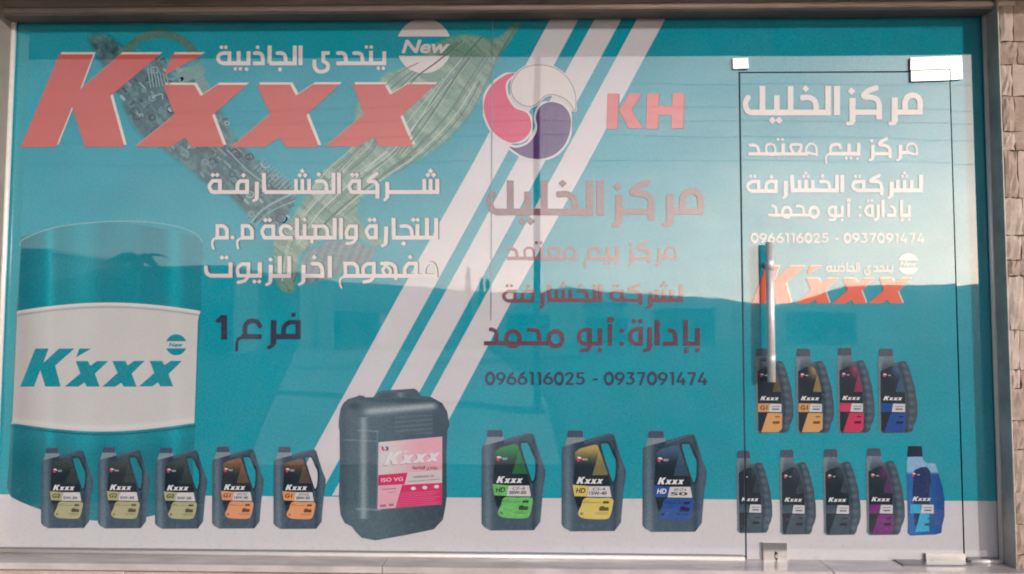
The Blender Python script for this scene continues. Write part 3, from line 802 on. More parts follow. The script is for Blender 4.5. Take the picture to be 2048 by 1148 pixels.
# ------------------------------------------------------------------ Arabic lettering, stroke by stroke
A_CHAL = [L(44, (1955, 130), (1955, 268), (1410, 268)), O(1888, 325, 22), O(1945, 325, 22), L(44, (1805, 125), (1805, 268)), O(1752, 82, 22), O(1808, 82, 22),
  Cc(42, (1612, 153), (1660, 152), (1698, 175), (1708, 250)), Cc(42, (1428, 151), (1480, 152), (1512, 178), (1520, 250)),
  L(42, (1335, 150), (1262, 150), (1262, 235)), Cc(42, (1262, 245), (1310, 275), (1315, 320), (1290, 350), (1240, 364), (1190, 350), (1162, 300), (1162, 245)), L(42, (1162, 228), (1162, 260)),
  L(46, (1003, 65), (1003, 290)), L(46, (938, 65), (938, 268), (650, 268)), Cc(42, (742, 152), (790, 152), (826, 180), (838, 262)), O(770, 338, 24), L(46, (652, 65), (652, 268)),
  Cc(42, (482, 152), (530, 153), (566, 178), (576, 250)), L(42, (576, 230), (576, 268), (462, 268)), O(515, 85, 22),
  L(46, (412, 130), (412, 268), (130, 268)), L(44, (300, 130), (300, 268)), O(390, 335, 21), O(262, 330, 21), O(318, 330, 21),
  L(42, (195, 130), (195, 268)), Cc(42, (195, 152), (130, 152), (85, 168), (65, 210), (85, 250), (130, 268), (190, 268)), O(105, 85, 21), O(155, 85, 21)]
B1 = [L(33, (1945, 95), (1945, 202), (1535, 202)), L(30, (1890, 95), (1890, 202)), L(30, (1838, 95), (1838, 202)), D(1890, 30, 22), D(1868, 62, 22), D(1914, 62, 22),
  L(33, (1535, 118), (1535, 250)), Cc(24, (1532, 250), (1515, 266)),
  Cc(30, (1450, 52), (1400, 88), (1382, 114), (1430, 116), (1452, 140)), L(32, (1455, 135), (1455, 255)), L(31, (1455, 202), (1250, 202)),
  L(31, (1305, 98), (1305, 202)), L(29, (1318, 112), (1250, 112)), Cc(29, (1250, 112), (1224, 155), (1240, 200)), D(1250, 60, 21), D(1287, 60, 21),
  L(31, (1140, 42), (1140, 216)), L(31, (1095, 42), (1095, 202), (530, 202)), Cc(30, (958, 114), (1008, 113), (1034, 140), (1040, 200)), D(975, 58, 21),
  L(29, (895, 95), (895, 202)), L(29, (840, 95), (840, 202)), L(29, (788, 95), (788, 202)), D(840, 30, 21), D(819, 64, 21), D(863, 64, 21),
  L(33, (525, 45), (528, 202)), L(33, (468, 118), (466, 258)), Cc(22, (464, 262), (440, 272)),
  L(31, (388, 97), (388, 202)), L(29, (400, 112), (330, 112)), Cc(30, (330, 112), (310, 140), (308, 202)), D(358, 64, 21), L(31, (403, 202), (105, 202)),
  L(31, (165, 97), (165, 202)), L(29, (178, 110), (105, 110)), Cc(29, (105, 110), (78, 155), (100, 200)), D(107, 62, 20), D(143, 62, 20)]
B2 = [L(33, (1935, 25), (1935, 186), (1575, 186)), L(33, (1860, 25), (1860, 186)), L(31, (1782, 75), (1782, 186)), D(1748, 40, 20), D(1784, 40, 20),
  Cc(29, (1650, 92), (1700, 92), (1730, 118), (1738, 180)), D(1668, 235, 22), L(32, (1586, 25), (1588, 186)), L(32, (1527, 95), (1522, 235)), Cc(24, (1520, 240), (1495, 252)),
  L(31, (1442, 75), (1442, 186)), L(29, (1457, 92), (1390, 92)), Cc(28, (1390, 92), (1364, 135), (1388, 186)), L(29, (1390, 186), (1457, 186)), D(1392, 40, 21), D(1430, 40, 21),
  L(29, (1280, 78), (1280, 192)), L(28, (1294, 92), (1225, 92)), Cc(28, (1225, 92), (1202, 135), (1206, 185)), L(28, (1196, 186), (1292, 186)), Cc(25, (1280, 192), (1255, 225), (1205, 234)),
  L(30, (1157, 25), (1157, 200)), L(32, (1105, 25), (1105, 186), (785, 186)), L(28, (915, 92), (1018, 92)), Cc(28, (1018, 92), (1042, 120), (1045, 185)), L(27, (948, 92), (948, 186)), L(26, (918, 186), (918, 232)),
  L(30, (858, 75), (858, 186)), D(858, 38, 20), L(32, (797, 25), (797, 186)), Cc(29, (748, 112), (722, 93), (685, 92), (662, 120), (668, 160), (700, 186)), L(30, (762, 187), (535, 187)),
  L(30, (602, 78), (602, 187)), L(28, (614, 92), (535, 92)), Cc(28, (535, 92), (510, 135), (530, 186)), D(537, 42, 20), D(573, 42, 20),
  L(30, (340, 90), (400, 90)), Cc(30, (400, 90), (425, 120), (428, 180)), L(30, (443, 187), (335, 187)), L(28, (350, 78), (350, 187)), Cc(18, (340, 190), (310, 210), (308, 250), (315, 272)),
  O(268, 185, 17), L(30, (132, 90), (192, 90)), Cc(30, (192, 90), (220, 120), (223, 180)), L(30, (238, 187), (127, 187)), L(28, (144, 78), (144, 187)), Cc(18, (132, 190), (106, 210), (103, 250), (112, 275))]
B3 = [Cc(20, (1835, 182), (1845, 120), (1878, 86), (1912, 96), (1932, 140), (1935, 190)), L(32, (1945, 192), (1340, 192)), L(31, (1770, 75), (1770, 192)), L(29, (1785, 90), (1710, 90)), Cc(30, (1710, 90), (1680, 130), (1677, 192)), D(1722, 38, 20),
  Cc(29, (1490, 90), (1560, 92), (1598, 120), (1605, 185)), Cc(25, (1525, 108), (1498, 145), (1520, 185)), Cc(22, (1540, 120), (1562, 150), (1550, 185)), L(26, (1605, 185), (1605, 224)),
  L(31, (1425, 78), (1425, 192)), L(29, (1440, 92), (1370, 92)), Cc(28, (1370, 92), (1338, 130), (1342, 188)), Cc(27, (1425, 192), (1400, 228), (1345, 242)),
  L(30, (1175, 90), (1260, 90)), Cc(30, (1260, 90), (1288, 122), (1292, 190)), L(32, (1345, 192), (1175, 192)), L(28, (1192, 78), (1192, 192)), Cc(18, (1180, 196), (1150, 220), (1148, 258), (1158, 286)),
  L(34, (1065, 28), (1065, 206)), Cc(30, (925, 92), (975, 95), (1000, 130), (1005, 192)), L(32, (1020, 192), (850, 192)), D(938, 40, 21), L(33, (850, 100), (848, 242)), Cc(24, (846, 246), (815, 262)),
  L(33, (732, 28), (732, 192), (580, 192)), L(33, (655, 28), (655, 192)), L(33, (582, 100), (578, 242)), Cc(24, (576, 248), (548, 264)), D(580, 58, 20),
  L(33, (492, 80), (492, 190), (395, 190)), D(448, 238, 20), D(488, 238, 20), L(30, (398, 80), (398, 192)), L(29, (412, 95), (345, 95)), Cc(28, (345, 95), (310, 130), (315, 186)), L(28, (304, 190), (400, 190)), Cc(26, (398, 192), (370, 230), (315, 245)),
  L(33, (252, 82), (252, 190), (90, 190)), Cc(32, (90, 190), (58, 168), (50, 120)), D(182, 42, 20), D(220, 42, 20)]
C1 = [L(36, (740, 205), (740, 318), (573, 318)), L(30, (757, 220), (680, 220)), Cc(32, (680, 220), (645, 250), (640, 318)), O(708, 170, 17), L(38, (573, 205), (571, 372)), Cc(26, (568, 375), (540, 392)),
  Cc(32, (478, 245), (455, 215), (405, 215), (378, 250), (378, 310)), L(34, (490, 318), (352, 318)), Cc(20, (356, 322), (325, 345), (320, 412)),
  G((215, 170), (255, 170), (255, 338), (215, 338), (215, 222), (178, 222), (178, 205))]
E1 = [Cc(60, (1775, 300), (1775, 215), (1800, 160), (1855, 140), (1910, 160), (1935, 215), (1935, 300)), L(56, (1935, 290), (1935, 322), (1665, 322)), L(66, (1662, 165), (1662, 425)), Cc(42, (1668, 425), (1655, 440), (1615, 446)),
  Cc(58, (1462, 62), (1380, 92), (1328, 140), (1350, 160), (1420, 165), (1478, 195), (1495, 250)), L(60, (1495, 245), (1495, 402)), L(56, (1495, 325), (1210, 325)), L(66, (1207, 170), (1207, 425)), Cc(40, (1212, 425), (1195, 442), (1158, 448)), D(1197, 97, 42),
  L(66, (1040, 42), (1040, 356)), L(62, (945, 42), (945, 328), (110, 328)), Cc(58, (672, 168), (740, 166), (798, 200), (815, 260), (815, 325)), L(56, (648, 168), (690, 167)), D(703, 70, 38),
  L(62, (540, 42), (540, 328)), L(62, (392, 142), (392, 328)), D(345, 412, 40), D(417, 412, 40), L(62, (237, 42), (237, 328)), Cc(58, (118, 329), (75, 305), (55, 240), (62, 200), (82, 168))]
E2 = [Cc(22, (1800, 195), (1790, 140), (1812, 105), (1848, 95), (1882, 110), (1898, 150), (1903, 215)), Cc(24, (1900, 210), (1850, 205), (1810, 185)), L(34, (1822, 192), (1740, 192)), L(38, (1724, 108), (1722, 250)), Cc(24, (1720, 255), (1690, 275)),
  Cc(34, (1578, 42), (1520, 72), (1498, 105), (1555, 116), (1602, 142), (1612, 180)), L(34, (1612, 170), (1612, 252)), L(34, (1612, 205), (1420, 205)), L(38, (1427, 110), (1425, 255)), Cc(24, (1422, 260), (1392, 275)), O(1415, 65, 19),
  L(38, (1273, 90), (1273, 205), (960, 205)), L(38, (1170, 95), (1170, 205)), O(1260, 258, 17), O(1140, 252, 17), O(1190, 252, 17),
  Cc(32, (1076, 140), (1062, 108), (1015, 106), (975, 125), (970, 170), (972, 205)), Cc(20, (955, 208), (926, 230), (918, 265), (926, 305)),
  Cc(22, (700, 195), (712, 140), (735, 108), (765, 95), (798, 110), (818, 150), (823, 222)), Cc(24, (820, 212), (770, 206), (730, 190)),
  Cc(29, (575, 200), (545, 150), (548, 112), (600, 105), (652, 112), (650, 150), (625, 200)), L(38, (460, 95), (460, 205)), O(405, 52, 18), O(455, 52, 18),
  Cc(24, (285, 195), (275, 145), (288, 112), (325, 100), (360, 113), (375, 150), (365, 210), (322, 216), (290, 200)), L(32, (90, 114), (140, 112)), Cc(32, (140, 113), (175, 125), (192, 155), (198, 200)), L(35, (730, 207), (85, 207))]
E3 = [L(42, (1945, 55), (1945, 222), (1640, 222)), L(38, (1845, 110), (1845, 222)), L(38, (1768, 110), (1768, 222)), L(38, (1695, 110), (1695, 222)), O(1767, 38, 17), O(1745, 72, 17), O(1792, 72, 17),
  L(42, (1630, 130), (1626, 285)), Cc(24, (1622, 290), (1592, 302)), Cc(34, (1495, 62), (1430, 95), (1402, 122), (1475, 126), (1512, 150), (1522, 190)), L(38, (1522, 180), (1522, 272)), L(36, (1522, 222), (1260, 222)),
  L(36, (1328, 112), (1328, 222)), L(34, (1345, 128), (1255, 128)), Cc(34, (1255, 128), (1216, 150), (1216, 195), (1262, 222)), O(1240, 70, 18), O(1284, 70, 18),
  L(42, (1097, 58), (1097, 242)), L(42, (1040, 58), (1040, 222), (545, 222)), Cc(34, (862, 130), (912, 127), (950, 150), (965, 215)), D(885, 68, 24), L(38, (780, 110), (780, 222)), L(38, (707, 110), (707, 222)), L(38, (636, 110), (636, 222)),
  O(705, 38, 17), O(683, 72, 17), O(730, 72, 17), L(42, (555, 58), (562, 222)), L(42, (490, 120), (488, 285)), Cc(24, (484, 292), (460, 302)),
  L(36, (383, 110), (383, 230)), L(34, (400, 126), (318, 126)), Cc(34, (318, 126), (280, 155), (276, 228)), L(38, (402, 230), (120, 230)), D(335, 75, 24),
  L(36, (196, 112), (196, 230)), L(34, (212, 128), (125, 128)), Cc(34, (125, 128), (82, 160), (86, 205), (125, 231)), O(112, 72, 18), O(156, 72, 18)]
W_IDARA = [L(40, (1938, 160), (1938, 300), (1830, 300)), O(1935, 358, 21), L(38, (1832, 88), (1832, 318)), Cc(12, (1858, 342), (1830, 342), (1828, 360), (1858, 362)), Cc(12, (1828, 360), (1822, 376), (1852, 380)),
  L(38, (1676, 180), (1700, 180)), Cc(36, (1695, 180), (1728, 196), (1741, 235)), L(38, (1741, 230), (1741, 300), (1632, 300)), L(42, (1579, 88), (1579, 318)), L(40, (1512, 155), (1512, 325)), Cc(36, (1512, 325), (1500, 350), (1468, 360)),
  L(38, (1432, 150), (1432, 318)), Cc(36, (1432, 166), (1390, 172), (1352, 195), (1338, 240), (1352, 280), (1390, 300), (1432, 302)), O(1372, 100, 21), O(1428, 100, 21), O(1262, 185, 22), O(1262, 298, 22)]
W_ABU = [L(36, (1160, 122), (1160, 318)), Cc(14, (1186, 68), (1152, 68), (1148, 84), (1190, 84)), Cc(12, (1150, 86), (1140, 104), (1186, 102)), L(38, (1070, 160), (1070, 300), (975, 300)), O(1068, 358, 21),
  L(38, (978, 160), (978, 325)), Cc(36, (978, 178), (930, 178), (890, 205), (883, 250), (903, 288), (940, 300), (978, 300)), Cc(34, (978, 322), (962, 352), (905, 360))]
W_MUHAMMAD = [('A', 38, 675, 256, 60, 66), L(38, (640, 296), (36, 296)), L(34, (420, 176), (480, 176)), Cc(34, (480, 176), (515, 188), (530, 225), (532, 290)), ('A', 38, 295, 256, 60, 66), L(34, (82, 172), (110, 172)), Cc(34, (108, 172), (138, 190), (148, 225), (148, 290))]
TW = (214, 208, 204)
def arabic(parent, prims, mp, col, layer=6, shadow=None, so=(2.2, -0.8), grow=0.0, label=None, step=1.0):
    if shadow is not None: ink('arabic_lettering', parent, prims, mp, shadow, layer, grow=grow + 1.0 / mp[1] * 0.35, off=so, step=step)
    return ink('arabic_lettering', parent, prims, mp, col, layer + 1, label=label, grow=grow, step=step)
def zm(x0, y0, s): return (x0, 1 / s, y0, 1 / s)
arabic(win, A_CHAL, zm(425, 80, 5.689), TW, label='white Arabic slogan above the red lettering')
SH = (78, 96, 104)
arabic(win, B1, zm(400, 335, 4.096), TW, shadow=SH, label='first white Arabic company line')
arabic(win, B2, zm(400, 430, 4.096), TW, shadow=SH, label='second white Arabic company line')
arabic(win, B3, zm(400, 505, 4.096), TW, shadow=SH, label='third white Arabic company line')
arabic(win, C1, zm(380, 580, 3.413), (62, 66, 84), label='dark branch number in Arabic')
bx = (1408 - 973.2) / 1940; by = (430 - 361) / 313
DK = (84, 58, 66)
arabic(win, E1, (973.2 - 25 * bx, bx, 361 - 42 * by, by), (130, 102, 108), label='large dark Arabic shop name')
bx = (1352.7 - 1012.8) / 1825
arabic(win, E2, (1012.8 - 80 * bx, bx, 475.3, 0.2), (146, 106, 112), label='thin dark Arabic line under the shop name')
bx = .1894
arabic(win, E3, (1005.5 - 65 * bx, bx, 569 - 58 * .1913, .1913), (128, 84, 92), label='dark Arabic company line')
for w in (W_IDARA, W_ABU, W_MUHAMMAD): arabic(win, w, zm(960, 620, 4.452), (108, 80, 94), label='dark Arabic manager name line' if w is W_IDARA else None)
DIG = {'0': [('A', 2.3, 5, 7, 3.8, 5.9)], '1': [L(2.4, (4.4, 0), (4.4, 14)), L(2.2, (1.3, 1.1), (4.4, 1.1))],
 '2': [Cc(2.2, (1.5, 3.2), (2.8, 1.5), (5, 1.2), (7.3, 2.2), (7.7, 4.4), (6.2, 7.4), (2.2, 12.3)), L(2.2, (1, 12.9), (9, 12.9))],
 '3': [L(2.2, (1.5, 1.1), (8.2, 1.1)), Cc(2.1, (7.6, 1.8), (4.8, 5.9)), Cc(2.2, (5, 6.1), (7.4, 7.2), (8.0, 9.6), (6.7, 12), (4.2, 12.8), (1.4, 11.9))],
 '4': [L(2.2, (5.8, 0.3), (1.4, 10)), L(2.2, (0.6, 10.2), (9.8, 10.2)), L(2.3, (7, 6.4), (7, 14))],
 '5': [L(2.2, (8.4, 1.1), (2.5, 1.1), (2.2, 6.0)), Cc(2.2, (2.3, 6.2), (5, 5.7), (7.5, 7), (8.1, 9.4), (6.9, 11.8), (4.4, 12.8), (1.4, 11.9))],
 '6': [('A', 2.3, 5, 9.3, 3.7, 3.6), Cc(2.2, (6.4, 1.0), (3.2, 4.2), (1.6, 8.2))], '7': [L(2.2, (0.8, 1.1), (8.8, 1.1)), L(2.3, (8.0, 1.5), (3.8, 14))],
 '9': [('A', 2.3, 5, 4.7, 3.7, 3.6), Cc(2.2, (3.6, 13.0), (6.8, 9.8), (8.4, 5.8))], '-': [L(2.2, (1.5, 8), (6.5, 8))]}
def digits(parent, txt, rect, col, layer, label):
    pr = []; x = 0.0
    for ch in txt:
        if ch == ' ': x += 5; continue
        for q in DIG[ch]:
            if q[0] == 'A': pr.append(('A', q[1], q[2] + x, q[3], q[4], q[5]))
            else: pr.append((q[0], q[1], [(a_ + x, b_) for a_, b_ in q[2]]))
        x += {'1': 7.4, '-': 7.5}.get(ch, 10.6)
    sx = (rect[2] - rect[0]) / (x - 1.6); sy = (rect[3] - rect[1]) / 14
    ink('phone_number', parent, pr, (rect[0] - sx * 0.8, sx, rect[1], sy), col, layer, label, step=0.8)
digits(win, '0966116025 - 0937091474', (972, 744, 1415, 770), (66, 74, 96), 6, 'dark telephone numbers')
arabic(door, E1, zm(1480, 165, 5.389), TW, label='large white Arabic shop name on the door')
arabic(door, E2, zm(1480, 270, 5.389), TW, label='thin white Arabic line on the door')
arabic(door, E3, zm(1480, 340, 5.389), TW, label='white Arabic company line on the door')
def remap(u0, u1, x0, x1, v0, v1, y0, y1):
    a = (x1 - x0) / (u1 - u0); b = (y1 - y0) / (v1 - v0); return (x0 - u0 * a, a, y0 - v0 * b, b)
s = 5.389
arabic(door, W_IDARA, remap(1240, 1958, 1480 + 1270 / s, 1480 + 1835 / s, 88, 380, 340 + 325 / s, 340 + 552 / s), TW)
arabic(door, W_ABU, remap(865, 1190, 1480 + 938 / s, 1480 + 1188 / s, 62, 380, 340 + 310 / s, 340 + 555 / s), TW)
arabic(door, W_MUHAMMAD, remap(36, 755, 1480 + 298 / s, 1480 + 855 / s, 159, 341, 340 + 378 / s, 340 + 525 / s), TW)
digits(door, '0966116025 - 0937091474', (1502, 466.5, 1848, 486), TW, 6, 'white telephone numbers')
logo(door, (1502, 532.5, 1822 + 0, 607), (226, 108, 82), 6, hl=(226, 214, 204), hlo=(2, -1.6))
# small slogan above the small logotype on the door
arabic(door, A_CHAL, remap(45, 1975, 1651, 1785, 65, 385, 526, 551), TW, step=0.8)

# ------------------------------------------------------------------ printed oil bottles
def shade_body(base, hi, lo, x0, x1):
    def f(U, V):
        t = (U - x0) / (x1 - x0)
        c = mixc(base, hi, 0.8 * np.exp(-((t - 0.10) / 0.07) ** 2) + 0.35 * np.exp(-((t - 0.93) / 0.06) ** 2) + 0.25 * (fbm(U / 40, V / 40, 3) - 0.5))
        return mixc(c, lo, 0.55 * np.exp(-((t - 0.30) / 0.14) ** 2) * sst(950, 300, V) + 0.5 * np.exp(-((t - 0.82) / 0.03) ** 2) * (V > 150))
    return f
def rect_px(mp, r): return (mp[0] + mp[1] * r[0], mp[2] + mp[3] * r[1], mp[0] + mp[1] * r[2], mp[2] + mp[3] * r[3])
DKC = (34, 48, 56)
def jug(parent, x0, y0, x1, y1, acc, top, tagtxt, grade, label, tagcol=(30, 40, 44), small=None):
    mp = (x0 - 15 * (x1 - x0) / 640, (x1 - x0) / 640, y0 - 55 * (y1 - y0) / 1000, (y1 - y0) / 1000)
    body = [(18, 225), (45, 200), (240, 150), (300, 130), (470, 80), (515, 80), (540, 100), (560, 170), (610, 330), (655, 450), (652, 520), (632, 640), (618, 800), (605, 965), (540, 1052), (100, 1055), (40, 1020), (15, 985), (16, 600)]
    hole = smooth([(408, 195), (430, 182), (470, 180), (490, 205), (520, 280), (552, 350), (552, 470), (540, 540), (522, 560), (500, 500), (450, 350)], 3)
    fld = lambda U, V: np.maximum(f_poly(U, V, body), -f_poly(U, V, hole))
    bcol = shade_body((62, 84, 99), (108, 128, 138), (38, 52, 66), 15, 655)
    def bc(U, V):
        c = bcol(U, V)
        e = np.abs(f_poly(U, V, hole))
        c = np.where((e < 26)[:, None], c * 0.80, c)
        up = V < (0.36 * (640 - U) + 60 - 18)
        return mixc(c, (98, 116, 132), 0.5 * (up & (U > 240)).astype(float))
    b = piece('printed_bottle', parent, fld, (5, 60, 665, 1065), mp, 1.3, bc, 3, label)
    poly('neck', b, [(72, 112), (232, 112), (242, 152), (45, 203)], (128, 146, 152), 4, mp)
    piece('cap', b, lambda U, V: f_poly(U, V, [(74, 58), (90, 50), (212, 50), (226, 58), (228, 118), (72, 118)]), (60, 40, 240, 130), mp, 1.2, lambda U, V: mixc((66, 76, 98), (96, 106, 124), np.abs(((U - 72) % 22) / 22 - 0.4)), 5)
    pan = [(150, 265), (200, 228), (345, 190), (375, 200), (400, 270), (470, 470), (505, 603), (285, 603), (130, 598)]
    def pc(U, V):
        c = mixc(DKC, top, sst(430, 190, V) * 0.95)
        wedge = (V > 262) & (U > 322 + (490 - V) * 0.28) & (V < 492)
        return np.where(wedge[:, None], mixc(c, top, 0.55 + 0 * U), c)
    piece('label_panel', b, lambda U, V: f_poly(U, V, pan), (120, 180, 515, 610), mp, 1.3, pc, 5)
    poly('label_panel', b, [(142, 708), (255, 708), (180, 855)], DKC, 5, mp)
    poly('colour_tag', b, [(125, 590), (286, 603), (262, 707), (142, 702)], acc, 6, mp)
    poly('white_tag', b, [(288, 605), (490, 605), (510, 712), (264, 708)], (206, 204, 204), 6, mp)
    low = smooth([(245, 724), (380, 724), (518, 727), (522, 800), (500, 890), (465, 930), (340, 932), (240, 925), (200, 910), (178, 870), (210, 800)], 3)
    piece('colour_panel', b, lambda U, V: f_poly(U, V, low), (165, 710, 535, 945), mp, 1.3, acc, 6)
    px = lambda r: rect_px(mp, r)
    logo(b, px((162, 512, 430, 578)), (222, 224, 224), 6, keys=('K', 'x1', 'x2', 'x3'), name='brand_lettering')
    lettering('tag_lettering', b, tagtxt, px((158, 622, 252, 672)), tagcol, 8, bold=0.025, shear=0.2)
    if small: lettering('grade_lettering', b, small, px((322, 618, 450, 646)), (80, 84, 90), 8, bold=0.01, shear=0.1)
    lettering('grade_lettering', b, grade, px((290, 656, 462, 690)), (64, 70, 76), 8, bold=0.03)
    dk = tuple(int(c * 0.45) for c in acc)
    marks = [[(424, 758), (440, 752), (486, 752), (486, 776), (424, 776)], [(388, 815), (410, 802), (432, 802), (440, 812), (482, 812), (482, 850), (388, 850)]]
    poly('small_print', b, marks, dk, 8, mp)
    md = tuple(int(c * 0.72) for c in acc)
    rows = [[(232, 750), (290, 750), (290, 756), (229, 756)], [(228, 764), (405, 764), (405, 770), (226, 770)], [(345, 866), (480, 866), (480, 872), (345, 872)], [(360, 880), (476, 880), (476, 885), (360, 885)]]
    poly('small_print', b, rows, md, 8, mp)
    lettering('volume_lettering', b, '6L', px((200, 862, 234, 888)), dk, 8, bold=0.03)
    mini_emblem(b, mp, 165, 310, 52, 7)
    lettering('brand_lettering', b, 'KH', px((226, 325, 270, 348)), (190, 196, 200), 8, bold=0.03)
    return b
def mini_emblem(b, mp, u, v, w, layer):
    poly('emblem_mark', b, [(u + 0.05 * w, v + 0.1 * w), (u + 0.35 * w, v), (u + 0.8 * w, v + 0.1 * w), (u + w, v + 0.5 * w), (u + 0.7 * w, v + 0.35 * w), (u + 0.4 * w, v + 0.4 * w)], (222, 222, 222), layer, mp)
    poly('emblem_mark', b, [(u + 0.02 * w, v + 0.15 * w), (u + 0.38 * w, v + 0.44 * w), (u + 0.62 * w, v + 0.6 * w), (u + 0.5 * w, v + 0.95 * w), (u + 0.15 * w, v + 0.9 * w), (u - 0.05 * w, v + 0.5 * w)], (214, 62, 96), layer, mp)
KHAKI, ORG, GRN, YEL, BLU = (168, 170, 128), (216, 150, 108), (106, 186, 104), (208, 190, 104), (48, 84, 148)
for (x0, y0, x1, y1, g, w) in ((82.3, 896.4, 186.9, 1056.6, '5W-30', 'first'), (196, 895, 300.6, 1057, '5W-40', 'second'), (310, 896, 414.8, 1057.6, '5W-20', 'third')):
    jug(win, x0, y0, x1, y1, KHAKI, (70, 82, 72), 'G2', g, w + ' khaki labelled oil jug from the left')
jug(win, 424.3, 894, 527.7, 1057.3, ORG, (150, 108, 78), 'G1', '10W-40', 'orange labelled oil jug right of the khaki ones', small='SN/CF PLUS')
jug(win, 547, 894.5, 651.7, 1058, (218, 152, 104), (132, 96, 74), 'G1', '20W-50', 'orange labelled oil jug beside the big canister', small='SN/CF PLUS')
jug(win, 963, 861, 1091, 1061, GRN, (60, 150, 84), 'HD', '20W-50', 'green labelled oil jug', small='CF-4')
jug(win, 1123.2, 862, 1252, 1062.7, YEL, (190, 170, 100), 'HD', '15W-40', 'yellow labelled oil jug', small='CI-4')
jug(win, 1285, 863.2, 1413.6, 1064, BLU, (74, 104, 136), 'HD', '50', 'blue labelled oil jug', tagcol=(222, 226, 230), small='API CF-4')

def slim(parent, x0, y0, x1, y1, acc, top, tagtxt, label, clip=None, blue=False, wt=True):
    """one litre bottle with ribbed grip; zoom units 505..768 x 195..762"""
    sx = (x1 - x0) / 263; sy = (y1 - y0) / 567
    mp = (x0 - 505 * sx, sx, y0 - 195 * sy, sy)
    body = [(514, 240), (606, 240), (612, 285), (640, 282), (668, 274), (690, 278), (705, 305), (722, 350), (736, 405), (750, 450), (758, 510), (766, 560), (768, 640), (758, 680), (745, 705), (738, 740), (722, 760), (530, 763), (512, 745), (514, 690), (508, 420), (508, 330), (505, 300)]
    if blue: body = [(514, 250), (606, 250), (614, 278), (640, 300), (668, 300), (695, 300), (705, 330), (722, 380), (745, 450), (758, 530), (758, 640), (742, 700), (738, 745), (700, 756), (530, 763), (512, 745), (514, 690), (508, 420), (506, 330), (505, 300)]
    cl = (lambda U, V: clip(mp[0] + mp[1] * U, mp[2] + mp[3] * V)) if clip else (lambda U, V: np.full_like(U, -1e9))
    def bc(U, V):
        if blue:
            c = mixc((44, 104, 170), (26, 76, 138), np.clip((U - 540) / 220, 0, 1))
            return mixc(c, (136, 176, 206), sst(375, 350, V + 0 * U))
        c = mixc((68, 84, 96), (114, 132, 140), 0.9 * np.exp(-((U - 520) / 16) ** 2) + 0.8 * sst(330, 250, V) * (U < 640))
        gx = np.interp(V, [280, 350, 450, 560, 640, 700], [672, 694, 716, 730, 732, 722])
        r = np.exp(-((U - gx) / 22) ** 2)
        rib = 0.5 + 0.5 * np.cos((V - 300) * 2 * math.pi / 52)
        c = mixc(c, (42, 56, 68), 0.6 * np.exp(-((U - gx + 26) / 12) ** 2) * (V > 290))
        return mixc(c, (108, 130, 142), 0.45 * r * rib * (V > 290))
    def piece_c(nm, f, box, col, lay, lab=None, st=1.2): return piece(nm, b if nm != 'printed_bottle' else parent, lambda U, V: np.maximum(f(U, V), cl(U, V)), box, mp, st, col, lay, lab)
    b = None
    b = piece_c('printed_bottle', lambda U, V: f_poly(U, V, body), (495, 225, 780, 775), bc, 3, label)
    cp = [(516, 198), (530, 192), (592, 192), (604, 198), (607, 244), (514, 244)] if not blue else [(516, 190), (606, 190), (612, 258), (510, 258)]
    piece_c('cap', lambda U, V: f_poly(U, V, cp), (500, 185, 620, 265), (lambda U, V: mixc((68, 80, 96), (98, 110, 122), np.abs(((U - 514) % 14) / 14 - 0.4))) if not blue else (36, 48, 66), 5)
    lab = [(524, 345), (560, 325), (604, 308), (632, 322), (652, 365), (672, 430), (684, 490), (686, 620), (690, 730), (662, 757), (548, 757), (530, 745)]
    if blue: lab = [(555, 345), (600, 325), (640, 322), (662, 350), (668, 420), (655, 470), (655, 620), (650, 700), (560, 700), (545, 480)]
    def pc(U, V):
        c = mixc(DKC if not blue else (30, 52, 96), top, sst(430, 320, V) * sst(570, 640, U + 0 * V) * 0.95)
        wedge = (V > 330) & (U > 624 + (485 - V) * 0.25) & (V < 486)
        return np.where(wedge[:, None], mixc(c, top, 0.7 + 0 * U), c)
    piece_c('label_panel', lambda U, V: f_poly(U, V, lab), (515, 300, 700, 765), pc, 5)
    P4 = lambda nm, pts, col, lay: piece_c(nm, lambda U, V: f_poly(U, V, pts), (min(p[0] for p in pts) - 3, min(p[1] for p in pts) - 3, max(p[0] for p in pts) + 3, max(p[1] for p in pts) + 3), col, lay, st=1.0)
    off = 0
    P4('colour_tag', [(528, 562), (605, 562), (596, 619), (528, 619)], acc, 6)
    if not blue: P4('colour_panel', [(592, 626), (690, 628), (689, 732), (662, 756), (549, 756)], acc, 6)
    else: P4('colour_panel', [(595, 618), (655, 618), (655, 735), (560, 740), (575, 690)], (56, 168, 208), 6)
    P4('white_tag', [(607, 563), (685, 565), (685, 621), (598, 619)], (200, 202, 204), 6)
    px = lambda r: rect_px(mp, r)
    logo(b, px((542, 513, 668, 540)), (222, 224, 224), 6, keys=('K', 'x1', 'x2', 'x3'), name='brand_lettering', clip=clip)
    if tagtxt: lettering('tag_lettering', b, tagtxt, px((541, 574, 590, 606)), (92, 70, 50), 8, bold=0.03)
    P4('small_print', [(618, 580), (675, 580), (675, 585), (618, 585)], (120, 124, 128), 8)
    P4('small_print', [(622, 596), (670, 596), (670, 605), (622, 605)], (92, 98, 104), 8)
    dk = tuple(int(c * 0.5) for c in acc)
    P4('small_print', [(642, 648), (675, 648), (675, 656), (642, 656)], dk, 8)
    P4('small_print', [(625, 684), (672, 680), (672, 699), (625, 699)], dk, 8)
    if not clip: mini_emblem(b, mp, 540, 360, 26, 7)
    P4('emblem_mark', [(574, 370), (592, 370), (592, 376), (574, 376)], (180, 186, 190), 8)
    return b
GO = (206, 158, 104)
slim(door, 1509, 698, 1587, 866, GO, (120, 100, 70), 'G1', 'orange labelled slim bottle behind the pull handle')
